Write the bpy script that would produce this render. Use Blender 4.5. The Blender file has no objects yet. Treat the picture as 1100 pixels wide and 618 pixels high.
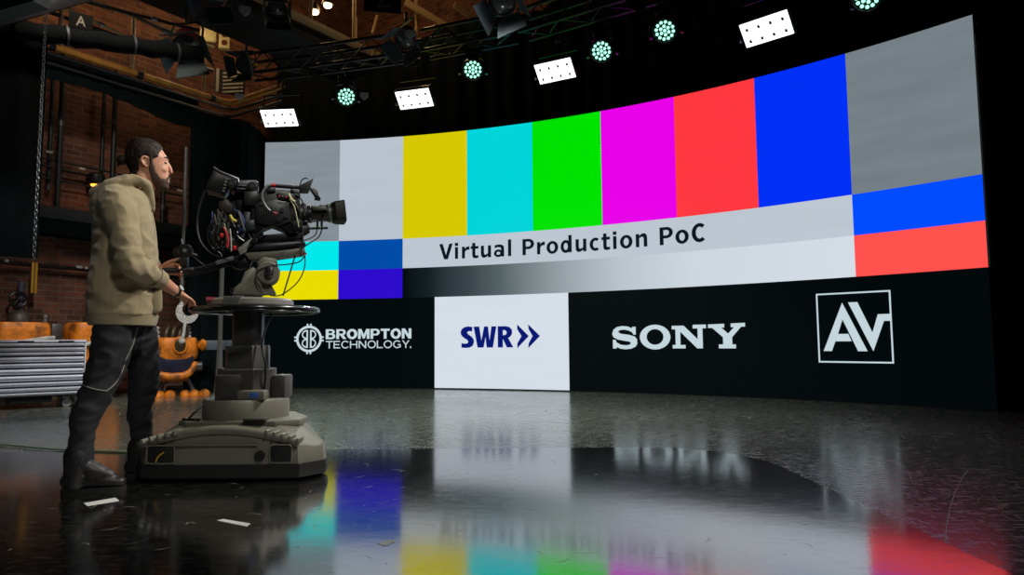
import bpy, bmesh, math, random
from mathutils import Vector, Matrix, noise
from mathutils.bvhtree import BVHTree
random.seed(7)
scene = bpy.context.scene
COL = scene.collection
pi = math.pi
V = Vector

# ------------------------------------------------------------------ camera
FPX, PITCH, ROLL, CAMH = 728.61, 0.08001, 0.0076, 0.75
cam_data = bpy.data.cameras.new('camera')
cam_data.sensor_width = 36.0
cam_data.lens = FPX / 1100 * 36
cam_data.clip_start = 0.05
cam = bpy.data.objects.new('camera', cam_data)
COL.objects.link(cam)
cam.matrix_world = Matrix.Translation((0, 0, CAMH)) @ Matrix.Rotation(pi / 2 + PITCH, 4, 'X') @ Matrix.Rotation(-ROLL, 4, 'Z')
scene.camera = cam
scene.view_settings.view_transform = 'Standard'
scene.view_settings.look = 'None'
scene.view_settings.gamma = 1
scene.view_settings.use_curve_mapping = False
scene.view_settings.exposure = 0.0


def ray(px, py):
    """direction of the sight line through a pixel of the 1100x618 photograph, with y = 1"""
    du, dv = px - 550, py - 309
    c, s = math.cos(ROLL), math.sin(ROLL)
    u, v = c * du - s * dv, s * du + c * dv
    cp, sp = math.cos(PITCH), math.sin(PITCH)
    x, zz = u / FPX, -v / FPX
    y, z = cp - zz * sp, sp + zz * cp
    return V((x / y, 1.0, z / y))


def at(px, py, Y):
    r = ray(px, py)
    return V((r.x * Y, Y, CAMH + r.z * Y))


def ground(px, py, z=0.0):
    r = ray(px, py)
    Y = (z - CAMH) / r.z
    return V((r.x * Y, Y, z))


class Frame:
    """a place on the floor with a heading: x forward, y left, z up"""
    def __init__(self, x, y, deg):
        self.o = V((x, y, 0)); self.a = math.radians(deg)
        self.f = V((math.cos(self.a), math.sin(self.a), 0)); self.l = V((-math.sin(self.a), math.cos(self.a), 0))

    def loc(self, px, py, off=0.0):
        r = ray(px, py)
        c0 = V((0, 0, CAMH))
        t = (off - (c0 - self.o).dot(self.l)) / r.dot(self.l)
        p = c0 + r * t - self.o
        return V((p.dot(self.f), off, p.z))

    def world(self, p):
        return self.o + self.f * p[0] + self.l * p[1] + V((0, 0, p[2]))


# ------------------------------------------------------------------ materials
def lin(c):
    return tuple(((v / 255) / 12.92 if v / 255 <= .04045 else ((v / 255 + .055) / 1.055) ** 2.4) for v in c)


MATS = {}


def mat(name, rgb, rough=.5, metal=0.0, var=.12, scale=30, bump=0.0, bscale=None, spec=.5, sheen=0, emit=None, estr=0, coat=0, ior=None):
    if name in MATS:
        return MATS[name]
    m = bpy.data.materials.new(name)
    m.use_nodes = True
    nt = m.node_tree
    b = nt.nodes['Principled BSDF']
    col = lin(rgb)
    b.inputs['Roughness'].default_value = rough
    b.inputs['Metallic'].default_value = metal
    b.inputs['Specular IOR Level'].default_value = spec
    if ior: b.inputs['IOR'].default_value = ior
    if sheen: b.inputs['Sheen Weight'].default_value = sheen
    if coat: b.inputs['Coat Weight'].default_value = coat
    tc = nt.nodes.new('ShaderNodeTexCoord')
    nz = nt.nodes.new('ShaderNodeTexNoise')
    nz.inputs['Scale'].default_value = scale
    nz.inputs['Detail'].default_value = 4
    nt.links.new(tc.outputs['Object'], nz.inputs['Vector'])
    mr = nt.nodes.new('ShaderNodeMapRange')
    mr.inputs[1].default_value = .3; mr.inputs[2].default_value = .7
    mr.inputs[3].default_value = 1 - var; mr.inputs[4].default_value = 1 + var
    nt.links.new(nz.outputs['Fac'], mr.inputs[0])
    mx = nt.nodes.new('ShaderNodeMix'); mx.data_type = 'RGBA'; mx.blend_type = 'MULTIPLY'
    mx.inputs[0].default_value = 1
    mx.inputs[6].default_value = (*col, 1)
    nt.links.new(mr.outputs[0], mx.inputs[7])
    nt.links.new(mx.outputs[2], b.inputs['Base Color'])
    if bump:
        n2 = nt.nodes.new('ShaderNodeTexNoise'); n2.inputs['Scale'].default_value = bscale or scale * 4
        nt.links.new(tc.outputs['Object'], n2.inputs['Vector'])
        bp = nt.nodes.new('ShaderNodeBump'); bp.inputs['Strength'].default_value = bump; bp.inputs['Distance'].default_value = .01
        nt.links.new(n2.outputs['Fac'], bp.inputs['Height'])
        nt.links.new(bp.outputs[0], b.inputs['Normal'])
    if emit:
        b.inputs['Emission Color'].default_value = (*lin(emit), 1)
        b.inputs['Emission Strength'].default_value = estr
    MATS[name] = m
    return m


def screen(name, rgb, k=1.0):
    """a patch of LED screen showing one colour"""
    return mat('screen_' + name, (3, 3, 4), rough=.6, var=0, spec=.08, emit=rgb, estr=k)


# ------------------------------------------------------------------ mesh building
def catmull(pts, n=6):
    out = []
    P = [V(p) for p in pts]
    for i in range(len(P) - 1):
        p0 = P[i - 1] if i else P[0] * 2 - P[1]
        p1, p2 = P[i], P[i + 1]
        p3 = P[i + 2] if i + 2 < len(P) else P[-1] * 2 - P[-2]
        for k in range(n):
            t = k / n
            out.append(.5 * ((2 * p1) + (p2 - p0) * t + (2 * p0 - 5 * p1 + 4 * p2 - p3) * t * t + (3 * p1 - p0 - 3 * p2 + p3) * t ** 3))
    out.append(P[-1])
    return out


def lerp_list(vals, n):
    out = []
    for i in range(len(vals) - 1):
        for k in range(n):
            t = k / n; t = t * t * (3 - 2 * t)
            out.append(vals[i] * (1 - t) + vals[i + 1] * t)
    out.append(vals[-1])
    return out


class MB:
    def __init__(self):
        self.bm = bmesh.new()

    def faces(self, verts, faces, mi=0):
        vs = [self.bm.verts.new(v) for v in verts]
        for f in faces:
            try:
                fc = self.bm.faces.new([vs[i] for i in f]); fc.material_index = mi
            except ValueError:
                pass
        return vs

    def box(self, c, size, rot=None, bevel=0.0, mi=0, seg=2):
        t = bmesh.new()
        bmesh.ops.create_cube(t, size=1)
        for v in t.verts:
            v.co = V((v.co.x * size[0], v.co.y * size[1], v.co.z * size[2]))
        if bevel:
            bmesh.ops.bevel(t, geom=t.edges[:], offset=min(bevel, min(size) * .49), segments=seg, affect='EDGES', profile=.5)
        M = Matrix.Translation(c) @ (rot.to_4x4() if rot else Matrix.Identity(4))
        self.merge(t, M, mi)
        return self

    def merge(self, t, M=Matrix.Identity(4), mi=0):
        t.verts.index_update()
        vs = [self.bm.verts.new(M @ v.co) for v in t.verts]
        for f in t.faces:
            try:
                fc = self.bm.faces.new([vs[v.index] for v in f.verts]); fc.material_index = mi
            except ValueError:
                pass
        t.free()

    def tube(self, pts, r, n=8, mi=0, cap=True, closed=False, ref=None):
        """sweep; r is a number, a list of numbers or a list of (a,b) half axes (a along ref)"""
        P = [V(p) for p in pts]
        m = len(P)
        R = r if isinstance(r, (list, tuple)) else [r] * m
        rings = []
        prev = None
        for i, p in enumerate(P):
            if closed:
                d = P[(i + 1) % m] - P[i - 1]
            else:
                d = P[min(i + 1, m - 1)] - P[max(i - 1, 0)]
            d = d.normalized() if d.length > 1e-9 else V((0, 0, 1))
            if ref is not None:
                a = V(ref) - d * V(ref).dot(d)
            elif prev is None:
                a = V((0, 0, 1)).cross(d) if abs(d.z) < .95 else V((1, 0, 0)).cross(d)
            else:
                a = prev - d * prev.dot(d)
            if a.length < 1e-6: a = d.orthogonal()
            a.normalize(); prev = a
            b = d.cross(a)
            ra, rb = R[i] if isinstance(R[i], (list, tuple)) else (R[i], R[i])
            rings.append([self.bm.verts.new(p + a * math.cos(2 * pi * k / n) * ra + b * math.sin(2 * pi * k / n) * rb) for k in range(n)])
        rng = m if closed else m - 1
        for i in range(rng):
            A, B = rings[i], rings[(i + 1) % m]
            for k in range(n):
                f = self.bm.faces.new((A[k], A[(k + 1) % n], B[(k + 1) % n], B[k])); f.material_index = mi
        if cap and not closed:
            f = self.bm.faces.new(list(reversed(rings[0]))); f.material_index = mi
            f = self.bm.faces.new(rings[-1]); f.material_index = mi
        return self

    def limb(self, pts, radii, n=16, k=6, ref=None, fold=None):
        """rounded, tapered organic tube through joints"""
        P = catmull(pts, k)
        ra = lerp_list([x[0] if isinstance(x, tuple) else x for x in radii], k)
        rb = lerp_list([x[1] if isinstance(x, tuple) else x for x in radii], k)
        if fold:
            for i in range(len(P)):
                t = i / (len(P) - 1); w = fold(t); ra[i] *= w; rb[i] *= w
        d0 = (P[0] - P[1]).normalized(); d1 = (P[-1] - P[-2]).normalized()
        q0 = min(ra[0], rb[0]); q1 = min(ra[-1], rb[-1])
        pre, post = [], []
        for a in (80, 55, 30):
            a = math.radians(a)
            pre.append((P[0] + d0 * q0 * math.sin(a), math.cos(a)))
        for a in (30, 55, 80):
            a = math.radians(a)
            post.append((P[-1] + d1 * q1 * math.sin(a), math.cos(a)))
        pts2 = [p for p, _ in pre] + P + [p for p, _ in post]
        rr = [(ra[0] * c, rb[0] * c) for _, c in pre] + list(zip(ra, rb)) + [(ra[-1] * c, rb[-1] * c) for _, c in post]
        return self.tube(pts2, rr, n=n, ref=ref)

    def cyl(self, p0, p1, r0, r1=None, n=16, mi=0):
        return self.tube([p0, p1], [r0, r0 if r1 is None else r1], n=n, mi=mi)

    def lathe(self, prof, M=Matrix.Identity(4), n=24, mi=0):
        rings = []
        for r, z in prof:
            rings.append([self.bm.verts.new(M @ V((r * math.cos(2 * pi * k / n), r * math.sin(2 * pi * k / n), z))) for k in range(n)])
        for A, B in zip(rings, rings[1:]):
            for k in range(n):
                f = self.bm.faces.new((A[k], A[(k + 1) % n], B[(k + 1) % n], B[k])); f.material_index = mi
        f = self.bm.faces.new(list(reversed(rings[0]))); f.material_index = mi
        f = self.bm.faces.new(rings[-1]); f.material_index = mi
        return self

    def ball(self, c, r, nu=16, nv=10, rot=None, mi=0):
        r = r if isinstance(r, (tuple, list)) else (r, r, r)
        t = bmesh.new()
        bmesh.ops.create_uvsphere(t, u_segments=nu, v_segments=nv, radius=1)
        M = Matrix.Translation(c) @ (rot.to_4x4() if rot else Matrix.Identity(4)) @ Matrix.Diagonal((*r, 1))
        self.merge(t, M, mi)
        return self

    def prism(self, poly, o, ux, uy, d, mi=0, bevel=0):
        """closed outline in the plane (o, ux, uy) pushed out along d"""
        t = bmesh.new()
        o, ux, uy, d = V(o), V(ux), V(uy), V(d)
        A = [t.verts.new(o + ux * p[0] + uy * p[1]) for p in poly]
        B = [t.verts.new(v.co + d) for v in A]
        n = len(poly)
        t.faces.new(A); t.faces.new(list(reversed(B)))
        for i in range(n):
            t.faces.new((A[i], B[i], B[(i + 1) % n], A[(i + 1) % n]))
        bmesh.ops.recalc_face_normals(t, faces=t.faces)
        if bevel:
            bmesh.ops.bevel(t, geom=t.edges[:], offset=bevel, segments=2, affect='EDGES', profile=.5)
        self.merge(t, mi=mi)
        return self

    def build(self, name, m, parent=None, sharp=35, smooth=True, recalc=True):
        if recalc: bmesh.ops.recalc_face_normals(self.bm, faces=self.bm.faces)
        me = bpy.data.meshes.new(name)
        self.bm.to_mesh(me); self.bm.free()
        for x in (m if isinstance(m, (list, tuple)) else [m]):
            me.materials.append(x)
        if smooth and len(me.polygons):
            me.polygons.foreach_set('use_smooth', [True] * len(me.polygons))
            me.set_sharp_from_angle(angle=math.radians(sharp))
        o = bpy.data.objects.new(name, me)
        COL.objects.link(o)
        if parent: o.parent = parent
        return o


def tag(o, label=None, cat=None, group=None, kind=None):
    if label: o['label'] = label
    if cat: o['category'] = cat
    if group: o['group'] = group
    if kind: o['kind'] = kind
    return o


def thing(name, label, cat, loc=(0, 0, 0), rz=0.0, group=None):
    o = bpy.data.objects.new(name, None)
    COL.objects.link(o)
    o.location = loc; o.rotation_euler = (0, 0, rz); o.empty_display_size = .1
    return tag(o, label, cat, group)


def struct(name, mb, m, **k):
    return tag(mb.build(name, m, **k), kind='structure')


def dup(root, loc, rz, label, group=None):
    r = root.copy(); COL.objects.link(r); r.location = loc; r.rotation_euler = (0, 0, rz); r['label'] = label
    if group: r['group'] = group
    for ch in list(root.children):
        c = ch.copy(); COL.objects.link(c); c.parent = r
        for g in list(ch.children):
            d = g.copy(); COL.objects.link(d); d.parent = c
    return r


def organic(mb, name, m, parent, voxel, smooth=2, disp=None):
    """fuse overlapping volumes into one continuous skin"""
    bmesh.ops.recalc_face_normals(mb.bm, faces=mb.bm.faces)
    me = bpy.data.meshes.new('raw'); mb.bm.to_mesh(me); mb.bm.free()
    o = bpy.data.objects.new('raw', me); COL.objects.link(o)
    md = o.modifiers.new('r', 'REMESH'); md.mode = 'VOXEL'; md.voxel_size = voxel; md.adaptivity = 0
    dg = bpy.context.evaluated_depsgraph_get()
    dg.update()
    out = bpy.data.meshes.new_from_object(o.evaluated_get(dg))
    bpy.data.objects.remove(o); bpy.data.meshes.remove(me)
    b = bmesh.new(); b.from_mesh(out)
    for _ in range(smooth):
        bmesh.ops.smooth_vert(b, verts=b.verts, factor=.5, use_axis_x=True, use_axis_y=True, use_axis_z=True)
    if disp:
        b.normal_update()
        mv = [v.co + v.normal * disp(v.co, v.normal) for v in b.verts]
        for v, c in zip(b.verts, mv): v.co = c
    b.to_mesh(out); b.free()
    out.materials.clear(); out.materials.append(m)
    out.polygons.foreach_set('use_smooth', [True] * len(out.polygons))
    out.name = name
    r = bpy.data.objects.new(name, out); COL.objects.link(r); r.parent = parent
    return r


def shell(src, name, m, parent, keep, offset):
    """a skin lifted from part of another mesh (hair, beard)"""
    b = bmesh.new(); b.from_mesh(src.data)
    b.normal_update()
    kill = [f for f in b.faces if not keep(f.calc_center_median())]
    bmesh.ops.delete(b, geom=kill, context='FACES')
    b.normal_update()
    base = [v.co.copy() for v in b.verts]
    mv = [v.co + v.normal * (offset(v.co) if not v.is_boundary else .0005) for v in b.verts]
    for v, c in zip(b.verts, mv): v.co = c
    me = bpy.data.meshes.new(name); b.to_mesh(me); b.free()
    me.materials.clear(); me.materials.append(m)
    me.polygons.foreach_set('use_smooth', [True] * len(me.polygons))
    o = bpy.data.objects.new(name, me); COL.objects.link(o); o.parent = parent
    return o


X3 = V((1, 0, 0)); Y3 = V((0, 1, 0)); Z3 = V((0, 0, 1))


def basis(fwd, up=Z3):
    """rotation whose x axis is fwd and whose z axis is close to up"""
    f = V(fwd).normalized(); l = V(up).cross(f)
    if l.length < 1e-6: l = Y3
    l.normalize(); u = f.cross(l)
    return Matrix((f, l, u)).transposed()


# common finishes
BLACK = mat('black_plastic', (20, 21, 22), .42, var=.2)
BLACKMETAL = mat('black_metal', (26, 27, 29), .36, .3, var=.2)
RUBBER = mat('black_rubber', (14, 14, 14), .6)
STEEL = mat('brushed_steel', (150, 152, 155), .3, .9, var=.15)
DARKSTEEL = mat('dark_steel', (58, 62, 64), .4, .7)
CABLE = mat('cable_rubber', (16, 16, 18), .45)
RED = mat('red_plastic', (190, 22, 38), .4)
DRAPE = mat('black_velvet', (13, 22, 24), .95, var=.3, spec=.1)

# ------------------------------------------------------------------ LED wall (an arc)
WX, WY, WTH, WK, WK2, WL = -4.2292, 11.4478, -.020906, -.844428, -.021835, 10.52169
NS = 420
_wx, _wy = [WX], [WY]
for i in range(NS):
    t = (i + .5) / NS; th = WTH + WK * t + WK2 * t * t
    _wx.append(_wx[-1] + math.cos(th) * WL / NS); _wy.append(_wy[-1] + math.sin(th) * WL / NS)


def wall(s, z, off=0.0):
    """point on the arc: s metres along it from its left end, off metres towards the stage"""
    q = s / WL * NS
    i = max(0, min(NS - 1, int(math.floor(q)))); f = q - i
    x = _wx[i] + (_wx[i + 1] - _wx[i]) * f; y = _wy[i] + (_wy[i + 1] - _wy[i]) * f
    t = s / WL; th = WTH + WK * t + WK2 * t * t
    return V((x + math.sin(th) * off, y - math.cos(th) * off, z))


ZT, Z1, Z2, Z3_ = 4.208, 2.471, 1.978, 1.487
BAR = [0, WL * .125] + [WL * (.125 + .75 / 7 * i) for i in range(1, 8)] + [WL]
LEDT = 'wide curved LED wall showing colour bars above a row of company logos'
led = thing('led_wall', LEDT, 'led screen', wall(WL / 2, 0))
LM = Matrix.Translation(-wall(WL / 2, 0))


def wgrid(mb, s0, s1, z0, z1, mi=0, off=0.0, uv=None):
    n = max(1, int(round((s1 - s0) / .13)))
    for i in range(n):
        a, b = s0 + (s1 - s0) * i / n, s0 + (s1 - s0) * (i + 1) / n
        mb.faces([LM @ wall(a, z0, off), LM @ wall(b, z0, off), LM @ wall(b, z1, off), LM @ wall(a, z1, off)], [(0, 1, 2, 3)], mi)


colors = dict(grey_left=(134, 143, 150), white=(184, 194, 205), yellow=(213, 200, 0), cyan=(0, 212, 217), green=(0, 226, 0),
              magenta=(231, 0, 232), red=(255, 56, 64), blue=(0, 48, 245), grey_right=(116, 127, 133),
              cyan_bright=(0, 232, 235), yellow_bright=(232, 220, 0), blue_mid=(0, 76, 168), blue_violet=(45, 10, 205),
              blue_bright=(0, 76, 255), red_bright=(255, 82, 78), grey_row=(188, 198, 208))
names = list(colors)


def led_noise(m, amp=.06):
    """faint bands of module brightness"""
    nt = m.node_tree; b = nt.nodes['Principled BSDF']
    tc = nt.nodes.new('ShaderNodeTexCoord'); mp = nt.nodes.new('ShaderNodeMapping')
    mp.inputs['Scale'].default_value = (.7, .7, 5)
    n = nt.nodes.new('ShaderNodeTexNoise'); n.inputs['Scale'].default_value = 1.2; n.inputs['Detail'].default_value = 2
    r = nt.nodes.new('ShaderNodeMapRange'); r.inputs[1].default_value = .3; r.inputs[2].default_value = .7
    s = b.inputs['Emission Strength'].default_value
    r.inputs[3].default_value = s * (1 - amp); r.inputs[4].default_value = s * (1 + amp)
    nt.links.new(tc.outputs['Object'], mp.inputs[0]); nt.links.new(mp.outputs[0], n.inputs['Vector'])
    nt.links.new(n.outputs['Fac'], r.inputs[0]); nt.links.new(r.outputs[0], b.inputs['Emission Strength'])


smats = [screen(k, v) for k, v in colors.items()]
for i in (0, 1, 8, 15): led_noise(smats[i], .06 if i in (0, 8) else .018)
# grey ramp shown in the bottom row, running along the arc
ramp = screen('grey_ramp', (255, 255, 255))
nt = ramp.node_tree
uvn = nt.nodes.new('ShaderNodeUVMap'); uvn.uv_map = 'along'
sx = nt.nodes.new('ShaderNodeSeparateXYZ'); cr = nt.nodes.new('ShaderNodeValToRGB')
nt.links.new(uvn.outputs[0], sx.inputs[0]); nt.links.new(sx.outputs[0], cr.inputs[0])
stops = [(0, (2, 9, 11)), (.07, (20, 31, 35)), (.11, (40, 52, 57)), (.17, (56, 68, 73)), (.25, (84, 97, 101)), (.33, (122, 134, 138)), (.43, (158, 169, 175)), (.55, (186, 197, 206)), (.7, (205, 214, 223)), (1, (212, 220, 230))]
while len(cr.color_ramp.elements) < len(stops): cr.color_ramp.elements.new(.5)
for e, (p, c) in zip(cr.color_ramp.elements, stops):
    e.position = p; e.color = (*lin(c), 1)
nt.links.new(cr.outputs[0], nt.nodes['Principled BSDF'].inputs['Emission Color'])
smats.append(ramp)
mb = MB()
for i in range(9):
    wgrid(mb, BAR[i], BAR[i + 1], Z1, ZT, i)
wgrid(mb, BAR[0], BAR[1], Z2, Z1, names.index('cyan_bright'))
wgrid(mb, BAR[0], BAR[1], Z3_, Z2, names.index('yellow_bright'))
wgrid(mb, BAR[1], BAR[2], Z2, Z1, names.index('blue_mid'))
wgrid(mb, BAR[1], BAR[2], Z3_, Z2, names.index('blue_violet'))
wgrid(mb, BAR[2], BAR[8], Z2, Z1, names.index('grey_row'))
wgrid(mb, BAR[2], BAR[8], Z3_, Z2, len(names))
wgrid(mb, BAR[8], BAR[9], Z2, Z1, names.index('blue_bright'))
wgrid(mb, BAR[8], BAR[9], Z3_, Z2, names.index('red_bright'))
tp = mb.build('test_pattern', smats, led, smooth=False, recalc=False)
uvl = tp.data.uv_layers.new(name='along')
k = 0
RI = len(names)
n_ramp = max(1, int(round((BAR[8] - BAR[2]) / .13)))
for p in tp.data.polygons:
    for j, li in enumerate(p.loop_indices):
        u = 0
        if p.material_index == RI:
            u = (k + (1 if j in (1, 2) else 0)) / n_ramp
        uvl.data[li].uv = (u, 0)
    if p.material_index == RI: k += 1
tag(tp, 'colour bars and grey ramp on the upper screen')
mb = MB()
wgrid(mb, 0, 3.007, .015, Z3_); wgrid(mb, 5.26, WL, .015, Z3_)
DARKSCR = screen('near_black', (3, 10, 13), .8)
mb.build('lower_screen', DARKSCR, led, smooth=False, recalc=False)
mb = MB(); wgrid(mb, 3.007, 5.26, .02, Z3_)
WHITEP = screen('white_tile', (213, 221, 231)); led_noise(WHITEP, .015)
tag(mb.build('white_screen', WHITEP, led, smooth=False, recalc=False), 'white tile on the lower screen')
mb = MB()   # the housing behind the tiles
n = 80
for i in range(n):
    a, b = WL * i / n, WL * (i + 1) / n
    q = [LM @ wall(s, z, o) for s in (a, b) for z in (.0, ZT + .006) for o in (-.004, -.16)]
    mb.faces(q, [(0, 4, 6, 2), (1, 3, 7, 5), (2, 6, 7, 3), (0, 1, 5, 4)] + ([(0, 2, 3, 1)] if i == 0 else []) + ([(4, 5, 7, 6)] if i == n - 1 else []))
mb.build('housing', mat('led_housing', (30, 31, 33), .5), led, smooth=False)
mb = MB()   # end strip painted as lit, and the small latches down the right edge
for z0 in (1.49, 2.0, 2.5, 3.0, 3.5):
    q = [LM @ wall(s, z, o) for s in (WL, WL + .018) for z in (z0, z0 + .5 if z0 > 1.5 else 2.0) for o in (.004, -.10)]
    mb.faces(q, [(0, 4, 6, 2), (1, 3, 7, 5), (2, 6, 7, 3), (0, 1, 5, 4), (4, 5, 7, 6), (0, 2, 3, 1)])
mb.build('lit_edge_strip', mat('lit_edge_paint', (150, 156, 160), .45), led, smooth=False)
for z in (1.9, 2.55, 2.9, 3.3, 3.62, 3.95, 4.1):
    mb = MB(); mb.box(LM @ wall(WL + .03, z, -.03), (.03, .05, .035), bevel=.006)
    mb.build('latch', DARKSTEEL, led)


# ---- lettering on the wall: flat outlines filled as curves, then bent on to the arc
def fill(splines, step=.12, body=None, xs=1.0, bold=0.0, space=1.0):
    """(verts, tris) of filled outlines or of a text body"""
    if body is not None:
        cu = bpy.data.curves.new('t', 'FONT'); cu.body = body; cu.offset = bold; cu.space_character = space
        cu.resolution_u = 4
    else:
        cu = bpy.data.curves.new('t', 'CURVE'); cu.dimensions = '2D'; cu.fill_mode = 'BOTH'
        for pts in splines:
            out = []
            for i, p in enumerate(pts):
                q = pts[(i + 1) % len(pts)]
                m = max(1, int(math.hypot(q[0] - p[0], q[1] - p[1]) / step))
                for k in range(m):
                    out.append((p[0] + (q[0] - p[0]) * k / m, p[1] + (q[1] - p[1]) * k / m))
            sp = cu.splines.new('POLY'); sp.points.add(len(out) - 1)
            for pt, c in zip(sp.points, out): pt.co = (c[0], c[1], 0, 1)
            sp.use_cyclic_u = True
    o = bpy.data.objects.new('t', cu); COL.objects.link(o)
    dg = bpy.context.evaluated_depsgraph_get(); dg.update()
    me = bpy.data.meshes.new_from_object(o.evaluated_get(dg))
    vs = [v.co.copy() for v in me.vertices]; fs = [tuple(p.vertices) for p in me.polygons]
    bpy.data.objects.remove(o); bpy.data.meshes.remove(me)
    return vs, fs


def fit(vs, s0, s1, z0, z1):
    x0 = min(v.x for v in vs); x1 = max(v.x for v in vs); y0 = min(v.y for v in vs); y1 = max(v.y for v in vs)
    return [V((s0 + (v.x - x0) / (x1 - x0) * (s1 - s0), z0 + (v.y - y0) / (y1 - y0) * (z1 - z0), 0)) for v in vs]


def on_wall(name, sets, m, label=None):
    mb = MB()
    for vs, fs in sets:
        mb.faces([LM @ wall(v.x, v.y, .006) for v in vs], fs)
    o = mb.build(name, m, led, smooth=False, recalc=False)
    # face the stage
    if label: o['label'] = label
    return o


INK = screen('ink', (4, 22, 30), 1.0)
LOGO = screen('logo_white', (196, 214, 220), 1.0)
NAVY = screen('navy', (4, 22, 112), 1.0)
def arc(cx, cy, rx, ry, a0, a1, n=24):
    return [(cx + rx * math.cos(math.radians(a0 + (a1 - a0) * i / n)), cy + ry * math.sin(math.radians(a0 + (a1 - a0) * i / n))) for i in range(n + 1)]



def sec(cx, cy, ox, oy, ix, iy, a0, a1, n=20):
    return arc(cx, cy, ox, oy, a0, a1, n) + list(reversed(arc(cx, cy, ix, iy, a0, a1, n)))


def rc_(x0, y0, x1, y1): return [(x0, y0), (x1, y0), (x1, y1), (x0, y1)]


def ringp(cx, cy, ox, oy, ix, iy): return [arc(cx, cy, ox, oy, 0, 360, 32)[:-1], arc(cx, cy, ix, iy, 0, 360, 32)[:-1]]


# each letter: advance width and pieces, a piece being a list of outlines (the second one a hole)
_u = [[rc_(.46, 0, .635, .548)], [rc_(.07, .2, .245, .548)], [[(.07, .205), (.09, .07), (.17, -.005), (.28, -.014), (.38, .02), (.46, .075), (.46, .19), (.38, .14), (.31, .13), (.26, .15), (.245, .205)]]]
_n = [[[(.705 - x, .548 - y) for x, y in o] for o in p] for p in _u]
TITLE = {
    'V': (.75, [[[(0, .727), (.2, .727), (.382, .2), (.564, .727), (.764, .727), (.49, 0), (.274, 0)]]]),
    'i': (.345, [[rc_(.085, 0, .26, .548)], [rc_(.08, .6, .265, .75)]]),
    'l': (.345, [[rc_(.085, 0, .26, .76)]]),
    'r': (.50, [[rc_(.075, 0, .25, .548)], [[(.25, .30), (.25, .45), (.33, .53), (.43, .558), (.5, .552), (.5, .385), (.42, .40), (.33, .385)]]]),
    't': (.46, [[rc_(.1, .14, .275, .70)], [rc_(.01, .425, .45, .548)], [[(.1, .14), (.13, .03), (.22, -.014), (.34, -.014), (.45, .01), (.45, .125), (.36, .112), (.3, .118), (.275, .15)]]]),
    'u': (.705, _u), 'n': (.705, _n),
    'a': (.675, [[rc_(.43, 0, .6, .37)], [[(.07, .40), (.08, .525), (.2, .555), (.36, .562), (.5, .535), (.58, .465), (.6, .36), (.43, .34), (.41, .41), (.33, .435), (.2, .43)]], ringp(.28, .16, .245, .175, .105, .07)]),
    'P': (.735, [[rc_(.075, 0, .26, .727)], [rc_(.26, .605, .41, .727)], [rc_(.26, .265, .41, .385)], [sec(.40, .495, .31, .232, .125, .112, -90, 90)]]),
    'o': (.69, [ringp(.343, .27, .313, .286, .13, .165)]),
    'd': (.70, [ringp(.31, .27, .275, .286, .105, .155), [rc_(.45, 0, .625, .76)]]),
    'c': (.585, [[sec(.34, .27, .30, .286, .125, .16, 52, 308)]]),
    'C': (.72, [[sec(.41, .3635, .365, .38, .17, .235, 48, 312)]]),
    ' ': (.345, [])}
BOLD = {
    'B': (1.12, [[rc_(0, 0, .3, 1)], [rc_(.3, .83, .63, 1)], [rc_(.3, .43, .66, .6)], [rc_(.3, 0, .66, .17)], [sec(.62, .735, .35, .265, .09, .095, -90, 90)], [sec(.65, .29, .39, .29, .1, .12, -90, 90)]]),
    'R': (1.12, [[rc_(0, 0, .3, 1)], [rc_(.3, .83, .66, 1)], [rc_(.3, .38, .66, .55)], [sec(.65, .69, .37, .31, .1, .14, -90, 90)], [[(.42, .4), (.76, .42), (1.1, 0), (.74, 0)]]]),
    'O': (1.2, [ringp(.57, .5, .57, .52, .25, .29)]),
    'M': (1.32, [[[(0, 0), (0, 1), (.36, 1), (.62, .42), (.88, 1), (1.24, 1), (1.24, 0), (.95, 0), (.95, .6), (.72, .04), (.52, .04), (.29, .6), (.29, 0)]]]),
    'P': (1.08, [[rc_(0, 0, .3, 1)], [rc_(.3, .83, .63, 1)], [rc_(.3, .34, .63, .51)], [sec(.62, .67, .39, .33, .1, .16, -90, 90)]]),
    'T': (1.06, [[rc_(0, .79, 1, 1)], [rc_(.35, 0, .65, .8)]]),
    'N': (1.1, [[[(0, 0), (0, 1), (.34, 1), (.75, .42), (.75, 1), (1.04, 1), (1.04, 0), (.72, 0), (.29, .62), (.29, 0)]]])}
THIN = {
    'T': (1.0, [[rc_(0, .86, .94, 1)], [rc_(.4, 0, .55, .87)]]),
    'E': (.97, [[rc_(0, 0, .15, 1)], [rc_(.15, .86, .84, 1)], [rc_(.15, .44, .76, .57)], [rc_(.15, 0, .86, .14)]]),
    'C': (1.12, [[sec(.55, .5, .54, .52, .39, .38, 38, 322)]]),
    'H': (1.13, [[rc_(0, 0, .15, 1)], [rc_(.85, 0, 1, 1)], [rc_(.15, .43, .85, .57)]]),
    'N': (1.13, [[[(0, 0), (0, 1), (.17, 1), (.85, .22), (.85, 1), (1, 1), (1, 0), (.84, 0), (.15, .78), (.15, 0)]]]),
    'O': (1.2, [ringp(.56, .5, .56, .52, .41, .38)]),
    'L': (.88, [[rc_(0, 0, .15, 1)], [rc_(.15, 0, .8, .14)]]),
    'G': (1.16, [[sec(.55, .5, .54, .52, .39, .38, 38, 322)], [rc_(.62, .38, 1.04, .51)], [rc_(.9, .1, 1.04, .4)]]),
    'Y': (1.0, [[[(0, 1), (.18, 1), (.5, .56), (.82, 1), (1, 1), (.575, .43), (.575, 0), (.425, 0), (.425, .43)]]]),
    '.': (.25, [[rc_(0, 0, .19, .19)]])}


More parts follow.
